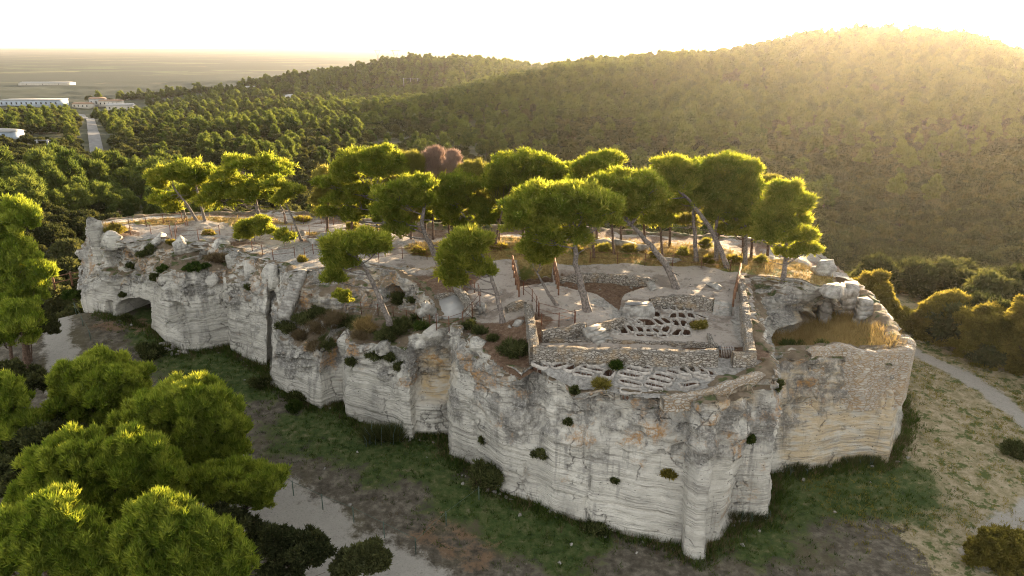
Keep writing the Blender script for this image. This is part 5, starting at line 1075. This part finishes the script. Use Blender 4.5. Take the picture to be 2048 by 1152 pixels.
# ------------------------------------------------------------------ woods on the hills
def ftree(name, lobes, mat, trunk_h, **k):
    V, T, t = foliage([(np.array(c), np.array(r)) for c, r in lobes], **k); n0 = len(T)
    b = MB(); b.tube([(0, 0, -1), (0.1, 0, trunk_h * .5), (0, 0.1, trunk_h)], [.22, .17, .1], 5); tv = np.concatenate(b.V); tq = np.concatenate(b.Q)
    me = mesh(name, np.r_[V, tv], [T, tq + len(V)], M[mat]); me.materials.append(M['bark_dark']); attr(me, 'tint', np.r_[t, np.zeros(len(tv))])
    mi = np.zeros(len(me.polygons), np.int32); mi[n0:] = 1; me.polygons.foreach_set('material_index', mi); return me
OAKM, PINEM = [], []
for i in range(3):
    lb = [((rng.uniform(-1.3, 1.3), rng.uniform(-1.3, 1.3), rng.uniform(1.7, 3.0)), (rng.uniform(1.2, 1.8), rng.uniform(1.2, 1.8), rng.uniform(1.0, 1.5))) for _ in range(7)]
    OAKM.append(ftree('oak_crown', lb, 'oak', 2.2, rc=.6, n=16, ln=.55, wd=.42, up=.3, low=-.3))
    lb = [((rng.uniform(-.9, .9), rng.uniform(-.9, .9), 2.6 + 1.0 * j), (1.9 - .2 * j * rng.uniform(.7, 1.2), 1.9 - .2 * j, 1.1)) for j in range(6)] + [((rng.uniform(-1.6, 1.6), rng.uniform(-1.6, 1.6), rng.uniform(3, 6)), (1.1, 1.1, .9)) for _ in range(4)]
    PINEM.append(ftree('pine_crown', lb, 'fpine', 6, rc=.6, n=18, ln=.7, wd=.26, up=1.0, low=-.4))
def scatter():
    pts = []; r = 62.0
    while r < 1300:
        s = (2.75 + r * .0036); n = int(2 * R(50) * r / s); a = np.linspace(R(-50), R(50), n) + rng.normal(size=n) * s / r * .33; rr = r + rng.normal(size=n) * s * .33
        pts.append(np.stack([rr * np.sin(a), rr * np.cos(a), np.full(n, s)], 1)); r += s * .86
    P = np.concatenate(pts); x, y = P[:, 0], P[:, 1]; z = terrain(x, y); r = np.hypot(x, y); u, v, dep = proj(np.stack([x, y, z + 5], 1))
    n1 = fbm(x * .009, y * .009, 0 * x, 3, 91); n2 = fbm(x * .03, y * .03, 0 * x, 3, 92)
    pp = sstep(230, 430, r + 110 * n1 + 60 * n2) * (.55 + .45 * sstep(-.3, .3, n2))
    pp = np.maximum(pp, sstep(420, 330, u) * sstep(150, 160, r) * sstep(215, 200, r) * .95)
    pp = np.where((u < 900) & (r > 215), pp * .42, pp)
    right = sstep(1350, 1600, u); pp *= 1 - right * sstep(520, 330, r) * .93
    pine = rng.random(len(x)) < pp
    ug, vg, _ = proj(np.stack([x, y, z], 1))
    keep = (r > 84) | ((vg < np.interp(ug, [1640, 1800, 2060, 2600], [600, 660, 770, 1000])) & (ug > 1640)) | ((r > 74) & (ug < 150) & (vg < 545))
    keep &= (u > -420) & (u < 2650) & ~inpoly(x, y, [(-60, 62), (-60, 84), (-20, 90), (40, 80), (45, 62)])
    gap = fbm(x * .02, y * .02, 0 * x, 3, 93); thin = sstep(300, 500, u) * sstep(1150, 900, u) * sstep(230, 300, r) * sstep(520, 420, r)
    keep &= ~((gap > .12 - .25 * thin) & (rng.random(len(x)) < .25 + .5 * thin))
    keep &= rng.random(len(x)) > .10 + .25 * sstep(700, 500, u) * sstep(220, 300, r)
    plain_ = (r > 430) & (vg < np.interp(ug, [0, 100, 250, 350, 450, 560, 640], [246, 246, 240, 214, 188, 154, 90])); keep &= ~(plain_ & ((fbm(x * .006, y * .028, 0 * x, 2, 94) < .22 + .2 * sstep(560, 700, r)) | (r > 1150)))
    for l, wd in TRACKS: keep &= polydist(x, y, l) > wd + 2.2
    for (bx, by, br) in BSITES: keep &= np.hypot(x - bx, y - by) > br
    scl = P[:, 2] / 3.9 * np.where(pine, (.5 + .8 * rng.random(len(x)) ** 1.5) * np.where((r > 225) & (u < 1100), .78, 1.0), .42 + .7 * rng.random(len(x)))
    scl = scl * np.where((u > 1350) & (r < 360), 1.3, 1.0)
    return x[keep], y[keep], z[keep], scl[keep], pine[keep]
def wpt(u, v, d):
    p = ray(u, v); h = math.hypot(p[0], p[1]); x, y = p[0] / h * d, p[1] / h * d; return (x, y, float(terrain(np.array([x]), np.array([y]))[0]))
def gfar(u, v):
    """where a sight line meets the far terrain"""
    p = ray(u, v); h = math.hypot(p[0], p[1]); d = np.geomspace(90, 9000, 1500); x, y = p[0] / h * d, p[1] / h * d
    zz = terrain(x, y); k = np.argmax(H + p[2] / h * d < zz); return np.array([x[k], y[k], zz[k]])
RD = [gfar(196, 318), gfar(188, 270), gfar(181, 238), gfar(165, 231), gfar(115, 226)]
TR2, TR3, TR4 = [gfar(u, v) for u, v in ((418, 304), (428, 292), (446, 284))], [gfar(u, v) for u, v in ((500, 262), (545, 240), (578, 228))], [gfar(u, v) for u, v in ((572, 205), (578, 190), (640, 186), (690, 182))]
TRACKS = [([tuple(p[:2]) for p in RD], 4.5), ([tuple(p[:2]) for p in TR2], 2.5), ([tuple(p[:2]) for p in TR3], 2.5), ([tuple(p[:2]) for p in TR4], 6)]
BLD = [('long', gfar(70, 212)), ('h1', gfar(168, 216)), ('h2', gfar(198, 213)), ('h3', gfar(224, 212)), ('h4', gfar(243, 220)), ('shed', gfar(12, 276)), ('ruin', gfar(498, 182)), ('farm', gfar(95, 170))]
BSITES = [(p[0], p[1], 34 if k == 'long' else 22 if k == 'farm' else 14) for k, p in BLD] + [(gfar(45, 280)[0], gfar(45, 280)[1], 16)]
def ribbon(name, pts, wd, mat):
    P = np.array([p[:2] for p in pts]); s = np.r_[0, np.cumsum(np.linalg.norm(np.diff(P, axis=0), axis=1))]; S = np.linspace(0, s[-1], max(8, int(s[-1] / 4))); X, Y = np.interp(S, s, P[:, 0]), np.interp(S, s, P[:, 1])
    tg = np.stack([np.gradient(X), np.gradient(Y)], 1); tg /= np.linalg.norm(tg, axis=1)[:, None]; rows = []
    for e in (-1, 0, 1): x, y = X + tg[:, 1] * wd * e, Y - tg[:, 0] * wd * e; rows.append(np.stack([x, y, terrain(x, y) + .35], 1))
    obj(name, mesh(name, np.concatenate(rows), grid_faces(3, len(S)), mat, True), kind='structure')
ribbon('road', RD, 2.4, M['asphalt'])
for p, wd in ((TR2, 1.6), (TR3, 1.4), (TR4, 4.0)): ribbon('track', p, wd, M['plateau_track'] if 'plateau_track' in M else M['concrete'])
def woods():
    x, y, z, scl, pine = scatter(); u, v, dep = proj(np.stack([x, y, z + 4 * scl], 1))
    sky_u = [-200, 0, 100, 165, 185, 300, 312, 420, 600, 640, 650, 1000, 1240, 1330, 1500, 1625, 1645, 1800, 2300]; sky_v = [400, 400, 500, 560, 455, 430, 345, 330, 380, 430, 320, 305, 305, 315, 315, 375, 560, 690, 600]
    vis = (v < np.interp(u, sky_u, sky_v) - 4) & (u > 0) & (u < 2048); r = np.hypot(x, y)
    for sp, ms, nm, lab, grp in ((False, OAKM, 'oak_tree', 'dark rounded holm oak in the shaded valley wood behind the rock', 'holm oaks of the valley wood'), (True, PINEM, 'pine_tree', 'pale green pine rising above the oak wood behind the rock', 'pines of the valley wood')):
        idx = np.where(vis & (pine == sp))[0]; idx = idx[np.argsort(r[idx])][:295]
        for i in idx:
            o = bpy.data.objects.new(nm, ms[i % 3]); col.objects.link(o); o.location = (x[i], y[i], z[i] - .2); o.rotation_euler = (0, 0, rng.uniform(0, 6.28)); s = float(scl[i]); o.scale = (s, s, s * rng.uniform(.85, 1.15))
            o['label'] = lab; o['category'] = 'tree'; o['group'] = grp
        m = pine == sp; m[idx] = False; stuff_points('pine_woodland' if sp else 'oak_woodland', np.stack([x, y, z - .2], 1)[m], scl[m], ms)
def stuff_points(name, P, scl, ms):
    me = bpy.data.meshes.new(name); me.vertices.add(len(P)); me.vertices.foreach_set('co', P.astype(np.float32).ravel()); attr(me, 'scl', scl); attr(me, 'rot', rng.uniform(0, 6.28, len(P)))
    o = obj(name, me, kind='stuff'); g = bpy.data.node_groups.new(name, 'GeometryNodeTree')
    g.interface.new_socket('Geometry', in_out='INPUT', socket_type='NodeSocketGeometry'); g.interface.new_socket('Geometry', in_out='OUTPUT', socket_type='NodeSocketGeometry')
    N, L = g.nodes, g.links; gi, go = N.new('NodeGroupInput'), N.new('NodeGroupOutput'); j = N.new('GeometryNodeJoinGeometry')
    for m_ in ms:
        src = next(q for q in sc.objects if q.data == m_); oi = N.new('GeometryNodeObjectInfo'); oi.transform_space = 'ORIGINAL'; oi.inputs['Object'].default_value = src; oi.inputs['As Instance'].default_value = True; L.new(oi.outputs['Geometry'], j.inputs[0])
    ip = N.new('GeometryNodeInstanceOnPoints'); L.new(gi.outputs[0], ip.inputs['Points']); L.new(j.outputs[0], ip.inputs['Instance']); ip.inputs['Pick Instance'].default_value = True
    def na(n):
        a = N.new('GeometryNodeInputNamedAttribute'); a.data_type = 'FLOAT'; a.inputs['Name'].default_value = n; return a.outputs[0]
    cx = N.new('ShaderNodeCombineXYZ'); L.new(na('rot'), cx.inputs[2]); er = N.new('FunctionNodeEulerToRotation'); L.new(cx.outputs[0], er.inputs[0]); L.new(er.outputs[0], ip.inputs['Rotation'])
    L.new(na('scl'), ip.inputs['Scale']); L.new(ip.outputs[0], go.inputs[0])
    md = o.modifiers.new('scatter', 'NODES'); md.node_group = g; return o
woods()

# ------------------------------------------------------------------ far buildings, poles and masts
def house(name, label, p, L, D, Hh, rz, wall_m, roof_m, roof_h=1.6, flat=False, nwin=4):
    p = np.array(p, float); root = empty(name, p, label=label, category='building'); ca, sa = math.cos(rz), math.sin(rz)
    T_ = lambda q: np.stack([q[:, 0] * ca - q[:, 1] * sa, q[:, 0] * sa + q[:, 1] * ca, q[:, 2]], 1) + p
    b = MB(); b.box((0, 0, Hh / 2 - 1.0), (L, D, Hh + 2)); b.V = [T_(v) for v in b.V]; obj('wall', b.mesh('wall', M[wall_m]), root)
    b = MB(); e = .5
    if flat: b.box((0, 0, Hh + .35), (L + 2 * e, D + 2 * e, .5))
    else:
        x, y = L / 2 + e, D / 2 + e; b.add([(-x, -y, Hh), (x, -y, Hh), (x, y, Hh), (-x, y, Hh), (-x, 0, Hh + roof_h), (x, 0, Hh + roof_h)], Q=[(0, 1, 5, 4), (2, 3, 4, 5), (0, 3, 2, 1)], T=[(0, 4, 3), (1, 2, 5)])
    b.V = [T_(v) for v in b.V]; obj('roof', b.mesh('roof', M[roof_m]), root)
    for k in range(nwin):
        b = MB(); b.box((-L / 2 + L * (k + .5) / nwin, -D / 2 - .04, Hh * .55), (min(1.6, L / nwin * .6), .1, Hh * .35)); b.V = [T_(v) for v in b.V]; obj('window', b.mesh('window', M['window']), root)
B_ = dict(BLD)
house('warehouse', 'long white and blue warehouse at the left edge on the plain', B_['long'], 66, 22, 7, R(4), 'bluewall', 'white', flat=True, nwin=12)
house('house', 'low cream house left of the farm group', B_['h1'], 22, 10, 5, R(-8), 'cream', 'tiles', nwin=4)
house('house', 'tall white house, second in the farm group', B_['h2'], 16, 11, 9, R(6), 'white', 'tiles', 2, nwin=3)
house('house', 'broad cream house in the middle of the farm group', B_['h3'], 26, 11, 6, R(-5), 'cream', 'tiles', nwin=5)
house('house', 'house with long pale gable roof, rightmost and nearest of the farm group', B_['h4'], 26, 13, 5, R(10), 'cream', 'concrete', 2.2, nwin=4)
house('shed', 'small white roofed shed among the trees at the left edge', B_['shed'], 13, 7, 3, R(-15), 'bluewall', 'white', 1.0, nwin=2)
house('ruined_house', 'pale roofless ruin on the far wooded slope', B_['ruin'], 16, 9, 5, R(20), 'cream', 'concrete', 1.2, nwin=2)
house('greenhouse', 'row of long pale greenhouse roofs far out on the plain', B_['farm'], 90, 30, 4, R(2), 'cream', 'concrete', 2, nwin=3)
def portal(label, u, v, wpx, hpx):
    p = gfar(u, v); m = proj(p)[2] / F; root = empty('power_pole', p, label=label, category='power pole', group='three legged power poles'); h = hpx * m
    for k in (-1, 0, 1):
        q = p + [k * wpx * m / 2, 0, 0]; b = MB(); b.tube([q - [0, 0, 1], q + [0, 0, h * .6], q + [0, 0, h]], [.5, .42, .38], 6); obj('leg', b.mesh('leg', M['white'], True), root)
    b = MB(); b.box(p + [0, 0, h * .93], (wpx * m * 1.2, .35, .35)); obj('crossbar', b.mesh('crossbar', M['steel']), root)
portal('three white power poles joined by a crossbar, on the far wooded slope', 822, 176, 28, 19); portal('three white power poles at the left edge below the small shed', 99, 300, 42, 20)
def pylon(label, u, v, h, d):
    x, y, z = wpt(u, v, d); p = np.array([x, y, z]); root = empty('lattice_pylon', p, label=label, category='pylon', group='lattice pylons on the plain'); b = MB(); wd = h * .09
    for sx in (-1, 1):
        for sy in (-1, 1): b.tube([p + [sx * wd, sy * wd, 0], p + [sx * wd * .35, sy * wd * .35, h * .62], p + [sx * wd * 1.9, sy * wd * .3, h * .95]], 1.0, 4)
    for f in np.linspace(.08, .6, 7): w_ = wd * (1 - f * 1.0); b.tube([p + [-w_, 0, h * f], p + [w_, 0, h * (f + .07)]], .7, 4); b.tube([p + [w_, 0, h * f], p + [-w_, 0, h * (f + .07)]], .4, 4)
    obj('tower', b.mesh('tower', M['steel']), root); b = MB(); b.tube([p + [-wd * 3, 0, h * .95], p + [wd * 3, 0, h * .95]], .7, 4); b.tube([p + [-wd * 1.9, 0, h * .95], p + [-wd * 1.6, 0, h]], .5, 4); obj('crossarm', b.mesh('crossarm', M['steel']), root)
pylon('taller lattice pylon on the horizon left of the far hill', 793, 130, 62, 2300); pylon('shorter lattice pylon left of the taller one', 757, 130, 60, 2900)
x, y, z = wpt(945, 115, 1255); p = np.array([x, y, z]); root = empty('radio_mast', p, label='thin radio mast on top of the far wooded hill', category='mast'); b = MB()
for a in (0, 2.1, 4.2): b.tube([p + [math.cos(a) * 1.3, math.sin(a) * 1.3, 0], p + [math.cos(a) * .5, math.sin(a) * .5, 34]], .5, 4)
for f in range(12): b.tube([p + [-1.2, 0, f * 2.2], p + [1.2, 0, f * 2.2 + 1.1]], .15, 4)
obj('lattice', b.mesh('lattice', M['steel']), root); b = MB(); b.tube([p + [0, 0, 32], p + [0, 0, 46]], .35, 4); obj('antenna', b.mesh('antenna', M['steel']), root)

# ------------------------------------------------------------------ grass: short blades where it grows
def blades(name, P, ln, wd, per, mat, lean=.5):
    n = len(P); P = np.repeat(P, per, 0); N = len(P); P = P + np.stack([rng.normal(size=N) * .10, rng.normal(size=N) * .10, np.full(N, -.02)], 1)
    d = np.stack([rng.normal(size=N) * lean, rng.normal(size=N) * lean, np.ones(N)], 1); d /= np.linalg.norm(d, axis=1)[:, None]; a = rng.uniform(0, 6.28, N); s = np.stack([np.cos(a), np.sin(a), 0 * a], 1) * wd / 2
    l = ln * rng.uniform(.5, 1.4, N)[:, None] * np.repeat(rng.uniform(.5, 1.5, n), per)[:, None]
    V = np.stack([P - s, P + s, P + d * l], 1).reshape(-1, 3); me = mesh(name, V, np.arange(len(V)).reshape(-1, 3), M[mat]); attr(me, 'tint', np.repeat(np.repeat(rng.random(n), per), 3)); return obj(name, me, kind='stuff')
def grass():
    n = 26000; x, y = rng.uniform(-45, 45, n), rng.uniform(28, 74, n); gd = np.full(n, 1e9); pd = np.full(n, 1e9)
    for l in GREEN: gd = np.minimum(gd, polydist(x, y, l))
    for l, wd in GP: pd = np.minimum(pd, polydist(x, y, l) - wd)
    ok = ~inpoly(x, y, [tuple(s[0][:2]) for s in ST]) & (pd > .1); g = sstep(6.5, 1, gd + 1.2 * fbm(x * .3, y * .3, 0 * x, 3, 61)); z = near_g(x, y)
    P = np.stack([x, y, z], 1); k = ok & (rng.random(n) < g); blades('grass', P[k], .2, .045, 9, 'grass')
    cl = fbm(x * .5, y * .5, 0 * x, 3, 95) > .05; k = ok & cl & (rng.random(n) < (.5 - .45 * g)); kk = k & (x > 21)
    blades('dry_grass', P[k & (x <= 21)], .16, .035, 7, 'drydark', .8); xs_, ys_ = rng.uniform(20, 52, 9000), rng.uniform(29, 66, 9000); ks_ = ~inpoly(xs_, ys_, [tuple(s[0][:2]) for s in ST]) & (polydist(xs_, ys_, GP[2][0]) > .9) & (fbm(xs_ * .35, ys_ * .35, 0 * xs_, 4, 97) > .08); P2 = np.stack([xs_, ys_, near_g(xs_, ys_)], 1)[ks_]
    blades('sandy_tufts', np.r_[P[kk], P2], .18, .045, 8, 'olive', .7)
    q = foot(2600, .55); blades('foot_weeds', q, .42, .05, 8, 'grass', .45); q = foot(900, .5); blades('withered_weeds', q, .55, .03, 7, 'drydark', .4)
    n = 16000; x, y = rng.uniform(-48, 32, n), rng.uniform(46, 74, n); gr = np.maximum(sstep(4.8, 2.6, polydist(x, y, DRY)), .9 * sstep(2.6, 1.2, polydist(x, y, DRY2))); pd = np.full(n, 1e9)
    for l, wd in PATHS: pd = np.minimum(pd, polydist(x, y, l) - wd)
    k = in_rim(x, y) & (pd > .2) & (rng.random(n) < gr); z = plateau_z(x, y); blades('straw_grass', np.stack([x, y, z], 1)[k], .34, .04, 8, 'dry', .6)
    n = 5000; x, y = rng.uniform(17, 33, n), rng.uniform(43, 60, n); k = inpoly(x, y, RCT); z = court_z(x, y); blades('tall_straw', np.stack([x, y, z], 1)[k], .55, .04, 8, 'dry', .5)
grass()
p = hit(768, 868); p = p if p is not None else gpt(768, 880)
def reeds(label, u0, u1, v, h, n, mat):
    ps = [gpt(u, v) for u in np.linspace(u0, u1, n)]; root = empty('reed_clump', ps[n // 2], label=label, category='plant', group='reed clumps at the cliff foot'); b = MB()
    for q in ps:
        q = q + np.r_[rng.normal(size=2) * .25, 0]; hh = h * rng.uniform(.6, 1.15); b.tube([q, q + [.06, 0, hh * .5], q + np.r_[rng.normal(size=2) * .15, hh]], [.035, .028, .008], 4)
    obj('stalks', b.mesh('stalks', M['wire']), root); V, T, t = foliage([(q + [0, 0, h * .12], np.array([.2, .2, h * .16])) for q in ps[::2]], rc=.14, n=26, ln=.7 * h, wd=.035, up=1.6); me = mesh('blades', V, T, M[mat]); attr(me, 'tint', t); obj('blades', me, root)
reeds('clump of tall dark reeds at the foot of the middle cliff', 735, 800, 884, 1.7, 22, 'bush'); reeds('dark upright stalks at the foot of the right bastion', 1568, 1610, 941, .9, 14, 'bush'); reeds('reeds in the corner below the front wall, right side', 1462, 1530, 1040, 1.0, 16, 'bush'); reeds('dark stalks at the foot of the right bastion, near its right end', 1690, 1760, 926, .7, 14, 'bush')

# ------------------------------------------------------------------ the air
def build_haze():
    b = MB(); b.box((0, 0, 10.0), (58000, 58000, 150))
    m = bpy.data.materials.new('air'); m.use_nodes = True; t = m.node_tree; t.nodes.remove(t.nodes['Principled BSDF'])
    v = t.nodes.new('ShaderNodeVolumePrincipled'); v.inputs['Color'].default_value = (.98, .91, .80, 1); v.inputs['Density'].default_value = HAZE; v.inputs['Anisotropy'].default_value = HAZE_G
    t.links.new(v.outputs[0], t.nodes['Material Output'].inputs['Volume'])
    obj('haze', b.mesh('haze', m), kind='stuff')
HAZE, HAZE_G = .36e-4, .73
build_haze()
